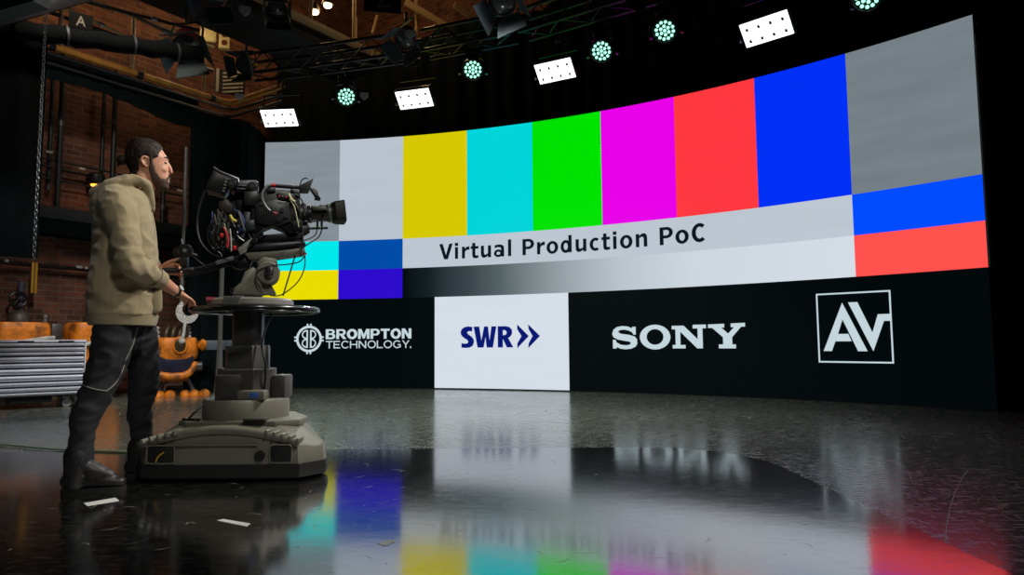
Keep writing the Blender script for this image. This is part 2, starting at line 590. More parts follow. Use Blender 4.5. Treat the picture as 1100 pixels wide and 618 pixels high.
def spell(body, font, s0, s1, z0, cap_z1, cap, gap=.02):
    """set a line of letters between s0 and s1 with its baseline at z0 and cap height reaching cap_z1"""
    x = 0; parts = []
    for ch in body:
        adv, pcs = font[ch]
        for p in pcs: parts.append([[(a + x, b) for a, b in o] for o in p])
        x += adv + gap
    xs = [a for p in parts for o in p for a, b in o]
    a0, a1 = min(xs), max(xs); ky = (cap_z1 - z0) / cap
    return [fill([[(s0 + (a - a0) / (a1 - a0) * (s1 - s0), z0 + b * ky) for a, b in o] for o in p]) for p in parts]


on_wall('title_lettering', spell('Virtual Production PoC', TITLE, 3.087, 7.348, 2.098, 2.352, .727, .055), INK, 'dark title lettering')
on_wall('logo_lettering', spell('BROMPTON', BOLD, 1.112, 2.604, .818, .982, 1, .03) + spell('TECHNOLOGY.', THIN, 1.114, 2.604, .664, .788, 1, .05), LOGO, 'two lines of white lettering')

ecx, ecz = .822, .825
sp = []
sets = [fill([arc(ecx, ecz, .222, .222, 0, 360, 48)[:-1], arc(ecx, ecz, .182, .182, 0, 360, 48)[:-1]])]
for a in (0, 90, 180, 270):
    for d in (-8, 8):
        c, s_ = math.cos(math.radians(a + d)), math.sin(math.radians(a + d))
        ca, sa = math.cos(math.radians(a)), math.sin(math.radians(a))
        bx, by = ecx + c * .205, ecz + s_ * .205
        w = .014
        sets.append(fill([[(bx - sa * w, by + ca * w), (bx + ca * .05 - sa * w, by + sa * .05 + ca * w), (bx + ca * .05 + sa * w, by + sa * .05 - ca * w), (bx + sa * w, by - ca * w)]]))
for sg in (-1, 1):
    def bb(r0, cz, up):
        out = [(ecx + sg * .022, ecz + up * .008 + cz - r0 * 1.0 * 1), ]
        return out
    for up in (1, -1):
        R1, R2 = .088, .060
        x0 = ecx + sg * .018
        outer = [(x0, ecz + up * .15)] + [(x0 + sg * (.018 + R1 * math.sin(math.radians(a))), ecz + up * (.072 + (R1 - .01) * math.cos(math.radians(a)))) for a in range(0, 181, 15)] + [(x0, ecz + up * -.006)]
        x1 = x0 + sg * .026
        inner = [(x1, ecz + up * .124)] + [(x1 + sg * (R2 * math.sin(math.radians(a))), ecz + up * (.072 + (R2 - .008) * math.cos(math.radians(a)))) for a in range(0, 181, 15)] + [(x1, ecz + up * .02)]
        sets.append(fill([outer, inner]))
on_wall('round_emblem', sets, LOGO, 'white round emblem with two mirrored B shapes')

# SWR lettering with its two chevrons
def box2(x0, y0, x1, y1): return [(x0, y0), (x1, y0), (x1, y1), (x0, y1)]


def Z(pts, ox, oy, sx, sy): return [((p[0] - ox) * sx, (oy - p[1]) * sy) for p in pts]


swr_s = [(228, 240), (226, 264), (212, 262), (203, 264), (201, 272), (208, 281), (224, 292), (234, 306), (236, 322), (230, 340), (216, 350), (196, 353), (170, 351), (171, 327), (192, 330), (204, 326), (206, 317), (199, 308), (182, 297), (170, 284), (166, 268), (172, 251), (186, 240), (206, 236)]
swr_w = [(234, 238), (263, 238), (274, 312), (288, 238), (308, 238), (316, 312), (326, 238), (351, 238), (333, 351), (301, 351), (295, 296), (285, 351), (254, 351)]
swr_r = [(358, 238), (398, 238), (418, 243), (430, 257), (431, 278), (422, 294), (411, 301), (437, 351), (404, 351), (384, 306), (384, 351), (358, 351)]
swr_rh = [(384, 259), (396, 260), (403, 267), (403, 277), (396, 285), (384, 286)]
ch1 = [(457, 230), (515, 292), (457, 355), (457, 330), (478, 292), (457, 255)]
ch2 = [(512, 230), (571, 292), (512, 355), (514, 330), (534, 292), (514, 255)]
vs_all = []
allp = [Z(q, 166, 355, 1, 1) for q in (swr_s, swr_w, swr_r, swr_rh, ch1, ch2)]
vs, fs = fill(allp, step=8)
on_wall('logo_lettering', [(fit(vs, 3.456, 4.795, .652, 1.02), fs)], NAVY, 'navy lettering with two chevrons')

son_s = [(252, 118), (252, 165), (237, 165), (228, 150), (205, 139), (178, 134), (152, 136), (141, 143), (143, 152), (160, 159), (210, 166), (245, 176), (259, 193), (261, 219), (249, 237), (222, 249), (185, 253), (152, 249), (130, 239), (127, 248), (104, 248), (104, 195), (121, 195), (130, 212), (155, 225), (188, 229), (213, 225), (220, 215), (211, 207), (180, 202), (136, 194), (109, 180), (100, 160), (108, 135), (130, 118), (165, 112), (200, 115), (226, 126), (231, 118)]
son_o = arc(372, 181, 95, 73, 0, 360, 40)[:-1]
son_oi = arc(372, 180, 52, 46, 0, 360, 40)[:-1]
son_n = [(476, 117), (548, 117), (630, 196), (630, 134), (602, 134), (602, 113), (680, 113), (680, 134), (659, 134), (659, 248), (626, 248), (527, 152), (527, 228), (557, 228), (557, 248), (479, 248), (479, 228), (498, 228), (498, 137), (476, 137)]
son_y = [(692, 113), (785, 111), (785, 132), (768, 132), (806, 166), (840, 131), (822, 131), (822, 110), (902, 108), (902, 129), (880, 129), (828, 186), (828, 226), (848, 226), (848, 248), (751, 248), (751, 226), (776, 226), (776, 186), (716, 133), (692, 133)]
allp = [Z(q, 98, 253, 1, 1) for q in (son_s, son_o, son_oi, son_n, son_y)]
vs, fs = fill(allp, step=12)
on_wall('logo_lettering', [(fit(vs, 5.946, 7.848, .628, .976), fs)], LOGO, 'white slab serif lettering')

# AV mark in its square
as0, as1, az0, az1 = 8.742, 9.57, .472, 1.308


def avp(pts):   # coordinates 0..1 inside the square, z down
    return [(as0 + p[0] * (as1 - as0), az1 - p[1] * (az1 - az0)) for p in pts]


tk = .022
sets = [fill([avp(box2(0, 0, 1, 1)), avp(box2(tk, tk, 1 - tk, 1 - tk))], step=.06)]
A_ = [(.36, .145), (.67, .835), (.545, .835), (.355, .385), (.285, .59), (.425, .59), (.465, .695), (.245, .695), (.19, .835), (.075, .835)]
V_ = [(.44, .145), (.565, .145), (.745, .575), (.825, .325), (1.0, .325), (1.0, .42), (.90, .42), (.745, .835)]
sets += [fill([avp(A_)], step=.06), fill([avp(V_)], step=.06)]
on_wall('logo_lettering', sets, LOGO, 'white AV letters in a square outline')

# ------------------------------------------------------------------ floor
mf = bpy.data.materials.new('worn_floor'); mf.use_nodes = True


def floor_nodes(m, base, r0, r1, ior, scratch):
    nt = m.node_tree; b = nt.nodes['Principled BSDF']; L = nt.links.new
    b.inputs['IOR'].default_value = ior
    tc = nt.nodes.new('ShaderNodeTexCoord')

    def nz(scale, det=5, sc=(1, 1, 1), rot=0):
        mp = nt.nodes.new('ShaderNodeMapping'); mp.inputs['Scale'].default_value = sc; mp.inputs['Rotation'].default_value = (0, 0, rot)
        n = nt.nodes.new('ShaderNodeTexNoise'); n.inputs['Scale'].default_value = scale; n.inputs['Detail'].default_value = det
        L(tc.outputs['Object'], mp.inputs[0]); L(mp.outputs[0], n.inputs['Vector'])
        return n.outputs['Fac']

    def mrange(src, a, c, d, e):
        r = nt.nodes.new('ShaderNodeMapRange'); r.inputs[1].default_value = a; r.inputs[2].default_value = c; r.inputs[3].default_value = d; r.inputs[4].default_value = e
        L(src, r.inputs[0]); return r.outputs[0]

    def math_(op, a, c):
        q = nt.nodes.new('ShaderNodeMath'); q.operation = op
        for i, x in enumerate((a, c)):
            if isinstance(x, (int, float)): q.inputs[i].default_value = x
            else: L(x, q.inputs[i])
        return q.outputs[0]
    streak = nz(9, 6, (1, 6, 1), .25)
    streak2 = nz(14, 6, (6, 1, 1), -.3)
    big = nz(.8, 4)
    fine = nz(60, 3)
    s = mrange(streak, .53, .66, 0, 1)
    s2 = mrange(streak2, .56, .68, 0, 1)
    sc = math_('MULTIPLY', math_('MAXIMUM', s, s2), scratch)
    mx = nt.nodes.new('ShaderNodeMix'); mx.data_type = 'RGBA'
    mx.inputs[6].default_value = (*lin(base), 1)
    mx.inputs[7].default_value = (*lin((118, 120, 108)), 1)
    L(sc, mx.inputs[0]); L(mx.outputs[2], b.inputs['Base Color'])
    rr = math_('ADD', mrange(big, .3, .7, r0, r1), math_('MULTIPLY', sc, .25))
    L(rr, b.inputs['Roughness'])
    bp = nt.nodes.new('ShaderNodeBump'); bp.inputs['Strength'].default_value = .12; bp.inputs['Distance'].default_value = .002
    hh = math_('ADD', math_('MULTIPLY', fine, .35), nz(7, 3, (1, 1.6, 1)))
    L(hh, bp.inputs['Height']); L(bp.outputs[0], b.inputs['Normal'])


floor_nodes(mf, (70, 76, 68), .11, .19, 2.1, .9)
mg = bpy.data.materials.new('glossy_sheet'); mg.use_nodes = True
floor_nodes(mg, (7, 8, 9), .09, .125, 6.0, .14)
SCR = mat('scratch', (150, 152, 140), .6)


def strip(mb, pts, w, z, mi):
    P = [V((p[0], p[1], z)) for p in pts]
    out = []
    for i, p in enumerate(P):
        d = (P[min(i + 1, len(P) - 1)] - P[max(i - 1, 0)]).normalized()
        nrm = V((-d.y, d.x, 0)) * w * (.3 if i in (0, len(P) - 1) else 1)
        out += [p + nrm, p - nrm]
    mb.faces(out, [(2 * i, 2 * i + 1, 2 * i + 3, 2 * i + 2) for i in range(len(P) - 1)], mi)


mb = MB()
mb.faces([V((-14, -3, 0)), V((12, -3, 0)), V((12, 18, 0)), V((-14, 18, 0))], [(0, 1, 2, 3)])
mb.faces([V((-14, -3, -.1)), V((12, -3, -.1)), V((12, 18, -.1)), V((-14, 18, -.1))], [(3, 2, 1, 0)])
rs = random.Random(3)
for i in range(700):     # scratches worn into the floor by scenery
    x = rs.uniform(-5, 5.5); y = rs.uniform(4.9, 10.8)
    a = rs.gauss(0, .55) + (.0 if rs.random() < .7 else 1.2); ln = rs.uniform(.05, .5); k_ = rs.uniform(-1.5, 1.5)
    pts = [(x, y)]
    for j in range(5):
        pts.append((pts[-1][0] + math.cos(a) * ln / 5, pts[-1][1] + math.sin(a) * ln / 5)); a += k_ * ln / 5
    strip(mb, pts, rs.uniform(.0012, .0035), .0012, 1)
for i in range(70):
    x = rs.uniform(1.7, 4); y = rs.uniform(2.4, 5)
    a = rs.gauss(0, .8); ln = rs.uniform(.03, .3)
    strip(mb, [(x, y), (x + math.cos(a) * ln / 2, y + math.sin(a) * ln / 2), (x + math.cos(a + .2) * ln, y + math.sin(a + .2) * ln)], rs.uniform(.0008, .002), .0012, 1)
cur = [ground(*q) for q in [(1018, 596), (1016, 582), (1018, 560), (1024, 535), (1033, 515), (1042, 505), (1060, 506), (1085, 511), (1115, 518)]]
strip(mb, catmull(cur, 4), .0016, .0012, 1)
cur = [ground(*q) for q in [(968, 500), (976, 508), (980, 520)]]
strip(mb, catmull(cur, 4), .0014, .0012, 1)
struct('floor', mb, [mf, SCR], recalc=False)

mb = MB()     # the thin glossy sheet laid over the near half of the stage
R = .75
poly = [(-9, -2.5), (1.58, -2.5), (1.58, 4.85 - R * 1.0)] + [(1.58 - R + R * math.cos(a), 4.85 - R + R * math.sin(a)) for a in [pi / 2 * i / 12 for i in range(1, 13)]] + [(-9, 4.88)]
mb.prism(poly, (0, 0, 0.0002), X3, Y3, (0, 0, .0035))
for i in range(150):
    x = rs.uniform(-2.6, 1.45); y = rs.uniform(1.6, 4.5)
    a = rs.uniform(0, pi); ln = rs.uniform(.01, .09)
    strip(mb, [(x, y), (x + math.cos(a) * ln / 2, y + math.sin(a) * ln / 2), (x + math.cos(a + .3) * ln, y + math.sin(a + .3) * ln)], rs.uniform(.0006, .0016), .0041, 1)
tag(mb.build('stage_sheet', [mg, SCR], recalc=False, smooth=False), 'glossy black floor sheet covering the near part of the stage', 'floor sheet', kind='structure')
GZ = .0037

TAPE = mat('white_tape', (205, 205, 200), .6, var=.08)
for lab, q in (('white tape mark on the floor just in front of the boots', [(90, 541), (124, 535), (128, 538.5), (94, 544)]),
               ('white tape mark on the floor below the pedestal base', [(233, 559.5), (240, 558), (269, 563), (265, 566)]),
               ('small white paper scrap on the floor below the blue reflection', [(405, 584.5), (417, 580.5), (426, 581.5), (414, 587)])):
    P = [ground(*p, z=GZ) for p in q]
    c = sum(P, V()) / 4
    mb = MB(); mb.prism([((p - c).x, (p - c).y) for p in P], (0, 0, 0), X3, Y3, (0, 0, .0012))
    o = mb.build('tape_mark' if 'tape' in lab else 'paper_scrap', TAPE, smooth=False); o.location = c
    tag(o, lab, 'tape' if 'tape' in lab else 'scrap', 'white tape marks on the floor' if 'tape' in lab else None)

# cable across the floor to the pedestal
cp_ = [ground(-20, 478), ground(10, 480), ground(40, 483), ground(75, 485.5), ground(110, 486.5), ground(150, 488), ground(175, 489.5)]
mb = MB(); mb.tube([p + V((0, 0, .011)) for p in catmull(cp_, 6)], .0065, n=8)
tag(mb.build('floor_cable', mat('green_cable', (120, 150, 112), .4)), 'thin pale green cable lying across the floor towards the pedestal', 'cable')

# ------------------------------------------------------------------ room shell
BR = bpy.data.materials.new('old_brick'); BR.use_nodes = True
nt = BR.node_tree; b = nt.nodes['Principled BSDF']; L = nt.links.new
tc = nt.nodes.new('ShaderNodeTexCoord'); sx = nt.nodes.new('ShaderNodeSeparateXYZ'); cx = nt.nodes.new('ShaderNodeCombineXYZ')
L(tc.outputs['Object'], sx.inputs[0]); L(sx.outputs[0], cx.inputs[0]); L(sx.outputs[2], cx.inputs[1])
bt = nt.nodes.new('ShaderNodeTexBrick')
bt.inputs['Scale'].default_value = 1; bt.inputs['Brick Width'].default_value = .205; bt.inputs['Row Height'].default_value = .086
bt.inputs['Mortar Size'].default_value = .011; bt.inputs['Mortar Smooth'].default_value = .3
bt.inputs['Color1'].default_value = (*lin((124, 74, 54)), 1); bt.inputs['Color2'].default_value = (*lin((84, 50, 40)), 1); bt.inputs['Mortar'].default_value = (*lin((112, 92, 76)), 1)
L(cx.outputs[0], bt.inputs['Vector'])
nz = nt.nodes.new('ShaderNodeTexNoise'); nz.inputs['Scale'].default_value = 3; nz.inputs['Detail'].default_value = 6; L(cx.outputs[0], nz.inputs['Vector'])
mr = nt.nodes.new('ShaderNodeMapRange'); mr.inputs[1].default_value = .3; mr.inputs[2].default_value = .7; mr.inputs[3].default_value = .55; mr.inputs[4].default_value = 1.25; L(nz.outputs['Fac'], mr.inputs[0])
mx = nt.nodes.new('ShaderNodeMix'); mx.data_type = 'RGBA'; mx.blend_type = 'MULTIPLY'; mx.inputs[0].default_value = 1
L(bt.outputs['Color'], mx.inputs[6]); L(mr.outputs[0], mx.inputs[7]); L(mx.outputs[2], b.inputs['Base Color'])
b.inputs['Roughness'].default_value = .85
bp = nt.nodes.new('ShaderNodeBump'); bp.inputs['Strength'].default_value = .5; bp.inputs['Distance'].default_value = .01; bp.invert = True
L(bt.outputs['Fac'], bp.inputs['Height']); L(bp.outputs[0], b.inputs['Normal'])

WD = V((.55, .835, 0)).normalized()       # the left wall runs this way into the far corner
WN = V((WD.y, -WD.x, 0))                  # and faces this way
CORNER = V((-6.65, 10, 0)) + WD * 5.6
wa = math.atan2(WD.y, WD.x)
mb = MB(); mb.box((-7, .15, 4.5), (14, .3, 9))
o = struct('wall_left', mb, BR, smooth=False); o.location = CORNER; o.rotation_euler = (0, 0, wa)
mb = MB(); mb.box((7.5, .15, 4.5), (15, .3, 9))
o = struct('wall_back', mb, BR, smooth=False); o.location = CORNER; o.rotation_euler = (0, 0, wa - pi / 2)
mb = MB(); mb.box((0, 0, 0), (.3, 24, 9)); o = struct('wall_right', mb, mat('dark_paint', (18, 19, 20), .9), smooth=False); o.location = (8.2, 7, 4.5)
mb = MB(); mb.box((-1, 7, 9.1), (26, 22, .2)); struct('ceiling', mb, mat('dark_ceiling', (16, 18, 19), .9), smooth=False)


def drape_mesh(path, z0, z1, amp=.05, wave=.22, thick=.02, hem=None, top=None):
    """hanging cloth with folds along a path on plan"""
    P = catmull([V((p[0], p[1], 0)) for p in path], 10)
    d = [0]
    for a, b_ in zip(P, P[1:]): d.append(d[-1] + (b_ - a).length)
    N = int(d[-1] / .05) + 1
    mb = MB(); rows = []
    zs = [0, .25, .5, .75, 1]
    j = 0
    for i in range(N + 1):
        s = d[-1] * i / N
        while j < len(d) - 2 and d[j + 1] < s: j += 1
        f = (s - d[j]) / max(1e-6, d[j + 1] - d[j]); p = P[j].lerp(P[j + 1], f)
        t = (P[j + 1] - P[j]).normalized(); nn = V((-t.y, t.x, 0))
        w = amp * (math.sin(s / wave * 2 * pi) + .5 * math.sin(s / wave * 2.3 + 1.3))
        zb = z0 + (hem(s / d[-1]) if hem else 0)
        z1_ = z1 + (top(s / d[-1]) if top else 0)
        rows.append([(p + nn * (w * (.6 + .4 * (1 - z))) + V((0, 0, zb + (z1_ - zb) * z))) for z in zs] + [(p + nn * (w * (.6 + .4 * (1 - z)) + thick) + V((0, 0, zb + (z1_ - zb) * z))) for z in reversed(zs)])
    m = len(rows[0])
    flat = [v for r in rows for v in r]
    F = [(i * m + k, (i + 1) * m + k, (i + 1) * m + (k + 1) % m, i * m + (k + 1) % m) for i in range(N) for k in range(m)]
    F += [tuple(range(m)), tuple(reversed(range(N * m, N * m + m)))]
    mb.faces(flat, F)
    return mb


# drapes behind and beside the LED wall
path = [tuple(wall(s, 0, -.75)[:2]) for s in (-.1, 2, 4, 6, 8, 10, WL + .6)]
tag(drape_mesh(path, .01, 6.05, .06, .35, top=lambda t: .38 * max(0, min(1, (t - .2) / .06)) + .25 * max(0, min(1, (t - .42) / .06))).build('backdrop_drape', DRAPE, sharp=60), 'tall black drape hanging behind the LED wall', 'drape')
e = wall(WL, 0, 0)
tag(drape_mesh([(e.x + .28, e.y + .05), (6.2, 6.2), (7.6, 5.4)], .01, 6.6, .05, .3).build('side_drape', DRAPE, sharp=60), 'black drape filling the right side beside the LED wall', 'drape')
PIPEC = V((-4.6, 10.8, 0)); D2 = V((WD.y, -WD.x, 0))
q0 = PIPEC - WD * .55; q1 = PIPEC + D2 * .12 + WD * .05
tag(drape_mesh([tuple((PIPEC - WD * .62)[:2]), tuple((PIPEC - WD * .3)[:2]), tuple((PIPEC + D2 * .1)[:2]), (-4.32, 11.0), (-4.35, 11.8)], .01, 4.4, .035, .2).build('corner_drape', DRAPE, sharp=60), 'black drape hanging in the corner left of the LED wall', 'drape')
tag(drape_mesh([tuple((PIPEC - WD * 4.2 + WN * -.05)[:2]), tuple((PIPEC - WD * 2.4 + WN * -.05)[:2]), tuple((PIPEC - WD * .5 + WN * -.05)[:2])], 4.28, 4.62, .02, .3, hem=lambda t: .03 + .07 * math.sin(t * 9) * math.sin(t * 4 + 1) - .16 * t * t).build('valance_drape', DRAPE, sharp=60), 'short black valance with wavy hem hanging under the gallery pipe', 'drape')
a0, a1 = at(-75, 200, 6.6), at(44, 200, 7.2)
tag(drape_mesh([(a0.x, a0.y), ((a0.x + a1.x) / 2, (a0.y + a1.y) / 2 + .02), (a1.x, a1.y)], 1.68, 4.2, .03, .25).build('left_drape', mat('dull_black_cloth', (5, 7, 8), .95, var=.3, spec=.05), sharp=60), 'black drape hanging at the far left behind the chain', 'drape')


# ------------------------------------------------------------------ pedestal, head and studio camera
PF = Frame(-1.6, 4.15, 20)
PAINT = mat('grey_olive_paint', (104, 102, 90), .45, var=.06, scale=12, bump=.05, bscale=300)
PAINTD = mat('grey_olive_dark', (62, 61, 55), .5, var=.06)
ped = thing('camera_pedestal', 'grey studio camera pedestal with round steering ring and wide wheeled base', 'pedestal', (-1.6, 4.12, GZ))


def base_outline(n=6):
    half = [(0, -.365), (.2, -.362), (.36, -.355), (.43, -.35), (.535, -.215), (.525, -.13), (.34, .22), (.17, .5), (0, .53)]
    pts = []
    for i in range(len(half) - 1):
        for k in range(n):
            t = k / n
            pts.append((half[i][0] + (half[i + 1][0] - half[i][0]) * t, half[i][1] + (half[i + 1][1] - half[i][1]) * t))
    pts.append(half[-1])
    return pts + [(-p[0], p[1]) for p in reversed(pts[1:-1])]


OUT = base_outline()


def ring_loft(mb, rings, cap0=True, cap1=True):
    m = len(rings[0])
    flat = [v for r in rings for v in r]
    F = [(i * m + k, i * m + (k + 1) % m, (i + 1) * m + (k + 1) % m, (i + 1) * m + k) for i in range(len(rings) - 1) for k in range(m)]
    if cap0: F.append(tuple(reversed(range(m))))
    if cap1: F.append(tuple(range((len(rings) - 1) * m, len(rings) * m)))
    mb.faces(flat, F)


def zt(x, y):
    return .285 - .10 * min(1, abs(x) / .5) ** 1.8


mb = MB()
ring_loft(mb, [[V((p[0] * s, p[1] * s, z)) for p in OUT] for s, z in ((.97, .012), (1.0, .02), (1.01, .05), (1.0, .09))])
mb.build('skirt', RUBBER, ped)
mb = MB()
ring_loft(mb, [[V((p[0] * .985, p[1] * .985, .088)) for p in OUT],
               [V((p[0] * .98, p[1] * .98, .11)) for p in OUT],
               [V((p[0] * .965, p[1] * .95, zt(p[0], p[1]) - .022)) for p in OUT],
               [V((p[0] * .95, p[1] * .92, zt(p[0], p[1]) - .004)) for p in OUT],
               [V((p[0] * .86, p[1] * .84, zt(p[0] * .86, 0) + .008)) for p in OUT],
               [V((p[0] * .62, p[1] * .66, .292)) for p in OUT],
               [V((p[0] * .5, p[1] * .55, .30)) for p in OUT]])
mb.build('base_cover', PAINT, ped, sharp=28)
WIN = mat('hole_shade_black', (8, 8, 8), .7)  # black plates paint in the shade inside the holes of the base
for x0, x1 in ((-.455, -.315), (.275, .385)):
    xc, w = (x0 + x1) / 2, (x1 - x0)
    if x0 < 0:
        xc += .06
    mb = MB(); mb.box((xc, -.352, .147), (w, .02, .085), bevel=.009); o = mb.build('wheel_hole_shade', WIN, ped)
    mb = MB()
    fr = []
    hw, hh, r = w / 2 + .006, .048, .018
    for cx_, cz_, a in ((hw - r, hh - r, 0), (-hw + r, hh - r, 90), (-hw + r, -hh + r, 180), (hw - r, -hh + r, 270)):
        for k in range(4):
            q = math.radians(a + 30 * k); fr.append((xc + cx_ + r * math.cos(q), -.360, .147 + cz_ + r * math.sin(q)))
    mb.tube(fr, .0035, n=6, closed=True); mb.build('window_frame', PAINT, o)
    if x0 < 0:
        mb = MB(); mb.tube(catmull([(xc - .02, -.366, .108), (xc - .01, -.368, .135), (xc + .02, -.366, .16)], 4), .004, n=6)
        mb.build('yellow_wire', mat('yellow_wire', (190, 150, 20), .5), o)
mb = MB(); mb.cyl((.215, -.345, .135), (.215, -.366, .135), .028, n=20); mb.build('round_hole_shade', WIN, ped)
mb = MB(); mb.box((-.08, -.357, .196), (.56, .012, .008), bevel=.003); mb.build('seam_rib', PAINT, ped)
for sgn in (-1, 1):
    mb = MB()
    for k in range(5):
        x = sgn * (.25 + .043 * k)
        mb.box((x, -.325, zt(x, 0) + .006), (.016, .10, .028), rot=Matrix.Rotation(sgn * .35, 3, 'Y') @ Matrix.Rotation(-.0, 3, 'X'), bevel=.004)
    mb.build('vent_fins', PAINT, ped)
mb = MB(); mb.tube([(x, -.350 + .02 * abs(x), zt(x, 0) - .012) for x in [-.42 + .84 * i / 24 for i in range(25)]], [(.012, .02)] * 25, n=10, ref=Y3); mb.build('rim_band', PAINT, ped)
mb = MB()
plat = [(-.31, -.20), (-.24, -.255), (.26, -.255), (.37, -.16), (.36, .02), (.2, .3), (-.2, .3), (-.34, .0)]
mb.prism(plat, (0, 0, .272), X3, Y3, (0, 0, .04), bevel=.008)
mb.build('platform', PAINT, ped)
for k in range(4):
    mb = MB(); mb.box((-.275 + .032 * k, -.205 - .012 * k, .318), (.02, .016, .02), bevel=.003)
    mb.build('switch', BLACK, ped)
mb = MB(); mb.box((.15, -.25, .323), (.125, .07, .014), bevel=.004); mb.build('tray', PAINTD, ped)
mb = MB(); mb.lathe([(.235, .30), (.245, .31), (.245, .41), (.236, .425), (.1, .425)], n=40); mb.build('collar', PAINT, ped)


def hexprism(mb, rx, ry, z0, z1, ch=.3, rx1=None):
    rx1 = rx1 or rx; k = rx1 / rx
    o1 = [(rx, -ry * ch), (rx * (1 - ch), -ry), (-rx * (1 - ch), -ry), (-rx, -ry * ch), (-rx, ry * ch), (-rx * (1 - ch), ry), (rx * (1 - ch), ry), (rx, ry * ch)]
    ring_loft(mb, [[V((p[0] * s, p[1] * s, z)) for p in o1] for s, z in ((1, z0), (k, z1 - .006), (k * .97, z1))])


for rx, z0, z1, m in ((.155, .42, .6, PAINTD), (.118, .59, .735, PAINTD), (.085, .72, .95, mat('column_dark', (44, 44, 41), .45))):
    mb = MB(); hexprism(mb, rx, rx, z0, z1, .4); mb.build('column', m, ped)
for gp in ([(.088, -.03, .72), (.088, -.03, .94)], [(.13, -.02, .6), (.125, -.02, .74)]):
    mb = MB(); mb.tube(gp, .008, n=6); mb.build('guide_rail', STEEL, ped)
mb = MB(); mb.prism([(-.13, -.14), (.02, -.14), (.035, -.2), (-.1, -.215)], (0, 0, .424), X3, Y3, (0, 0, .145), bevel=.006); mb.build('valve_box', mat('box_dark', (50, 49, 45), .5), ped)
mb = MB(); mb.box((.2, .03, .49), (.085, .15, .14), bevel=.012); mb.build('side_box', PAINTD, ped)
mb = MB(); mb.box((.1, -.165, .452), (.155, .08, .055), bevel=.01); o = mb.build('control_box', PAINT, ped)
mb = MB(); mb.box((.12, -.2065, .452), (.05, .003, .03), bevel=.001); mb.build('blue_badge', mat('blue_badge', (60, 95, 165), .4), o)
for hp in ([(.13, -.09, .425), (.15, -.11, .6), (.12, -.1, .75), (.16, -.06, .93)], [(-.19, -.16, .4), (-.22, -.19, .36), (-.25, -.2, .325)]):
    mb = MB(); mb.tube(catmull(hp, 6), .006, n=6); mb.build('hose', CABLE, ped)
# ring: centre a little forward of the column
RC = V((.045, 0, .948)); RR = .355
ring_pts = [V((RC.x + RR * math.cos(a), RC.y + RR * math.sin(a), RC.z)) for a in [2 * pi * i / 48 for i in range(48)]]
mb = MB(); mb.tube(ring_pts, .019, n=12, closed=True); rg = mb.build('steering_ring', mat('ring_black', (16, 17, 18), .25, coat=.5), ped)
mb = MB()
for a in (20, 140, 260):
    a = math.radians(a)
    mb.tube([(.08 * math.cos(a), .08 * math.sin(a), .945), (RC.x + RR * math.cos(a), RR * math.sin(a), RC.z)], [(.03, .012), (.014, .010)], n=8, ref=(-math.sin(a), math.cos(a), 0))
mb.build('spoke', BLACKMETAL, rg)
mb = MB(); mb.lathe([(.07, .95), (.2, .962), (.235, .97), (.245, .98), (.243, 1.005), (.225, 1.017), (.05, 1.019)], Matrix.Translation((.015, 0, 0)), n=40); mb.build('top_plate', mat('plate_grey', (128, 126, 118), .4, .3), ped)
mb = MB(); mb.prism([(-.05, 0), (.03, 0), (.055, .055), (-.05, .055)], (0, -.255, .965), X3, Z3, (0, .06, 0), bevel=.005); mb.build('lock_bracket', mat('bracket_grey', (120, 122, 118), .35, .4), ped)
mb = MB(); c = PF.loc(231, 323, -.13); c = Matrix.Rotation(PF.a, 3, 'Z') @ c + V((0, .03, 0)); mb.tube([c, c + V((-.045, -.015, 0))], .017, n=10); mb.build('red_grip', mat('dark_red_grip', (120, 22, 40), .45), ped)
aa = math.radians(192)
mb = MB(); c = V((RC.x + RR * math.cos(aa), RR * math.sin(aa), RC.z))
mb.box(c, (.03, .05, .044), bevel=.012); mb.build('ring_marker', mat('marker_red', (140, 18, 34), .45), rg)

# pan and tilt head
HZ = 1.034 + GZ
hd = thing('pan_tilt_head', 'grey pan and tilt head on the pedestal with two black pan bars', 'camera head', (PF.o.x, PF.o.y, 0), PF.a)


def pf(px, py, off=0.0):
    return PF.loc(px, py, off)


def side_prism(pix, o0, o1, m, name, parent, bevel=.004, plane=None):
    pts = [pf(x, y, o0 if plane is None else plane) for x, y in pix]
    mb = MB(); mb.prism([(p.x, p.z) for p in pts], (0, o0, 0), X3, Z3, (0, o1 - o0, 0), bevel=bevel)
    return mb.build(name, m, parent)


side_prism([(250, 316.5), (252, 309), (259, 303), (263, 292), (272, 287), (277, 291), (280, 303), (284, 316.5)], -.085, .085, PAINT, 'cradle', hd, plane=-.08)
side_prism([(266, 302), (278, 298), (290, 303), (297, 316), (262, 316.5)], -.06, .06, PAINT, 'yoke_foot', hd, plane=-.06)
c = pf(288, 293, -.1)
mb = MB(); mb.tube([(c.x, -.1, c.z), (c.x, -.09, c.z), (c.x, .09, c.z), (c.x, .1, c.z)], [.062, .07, .07, .062], n=28); o = mb.build('tilt_drum', PAINT, hd)
mb = MB(); mb.tube([(c.x + .004, -.098, c.z - .015), (c.x + .004, -.108, c.z - .012), (c.x + .006, -.108, c.z + .012), (c.x + .006, -.098, c.z + .018)], .026, n=14); mb.build('drum_knob', BLACK, o)
side_prism([(276, 281), (283, 276), (297, 278), (299, 286), (290, 290), (278, 289)], -.075, .075, PAINT, 'tilt_arm', hd, plane=-.075)
side_prism([(262, 271.5), (300, 269.5), (318, 267), (328, 266.5), (327, 273), (300, 277), (268, 279)], -.07, .07, PAINT, 'tilt_plate', hd, plane=-.07)
side_prism([(247, 310), (258, 308), (258, 314), (247, 314)], -.05, .05, BLACK, 'drag_knob', hd, plane=-.05)
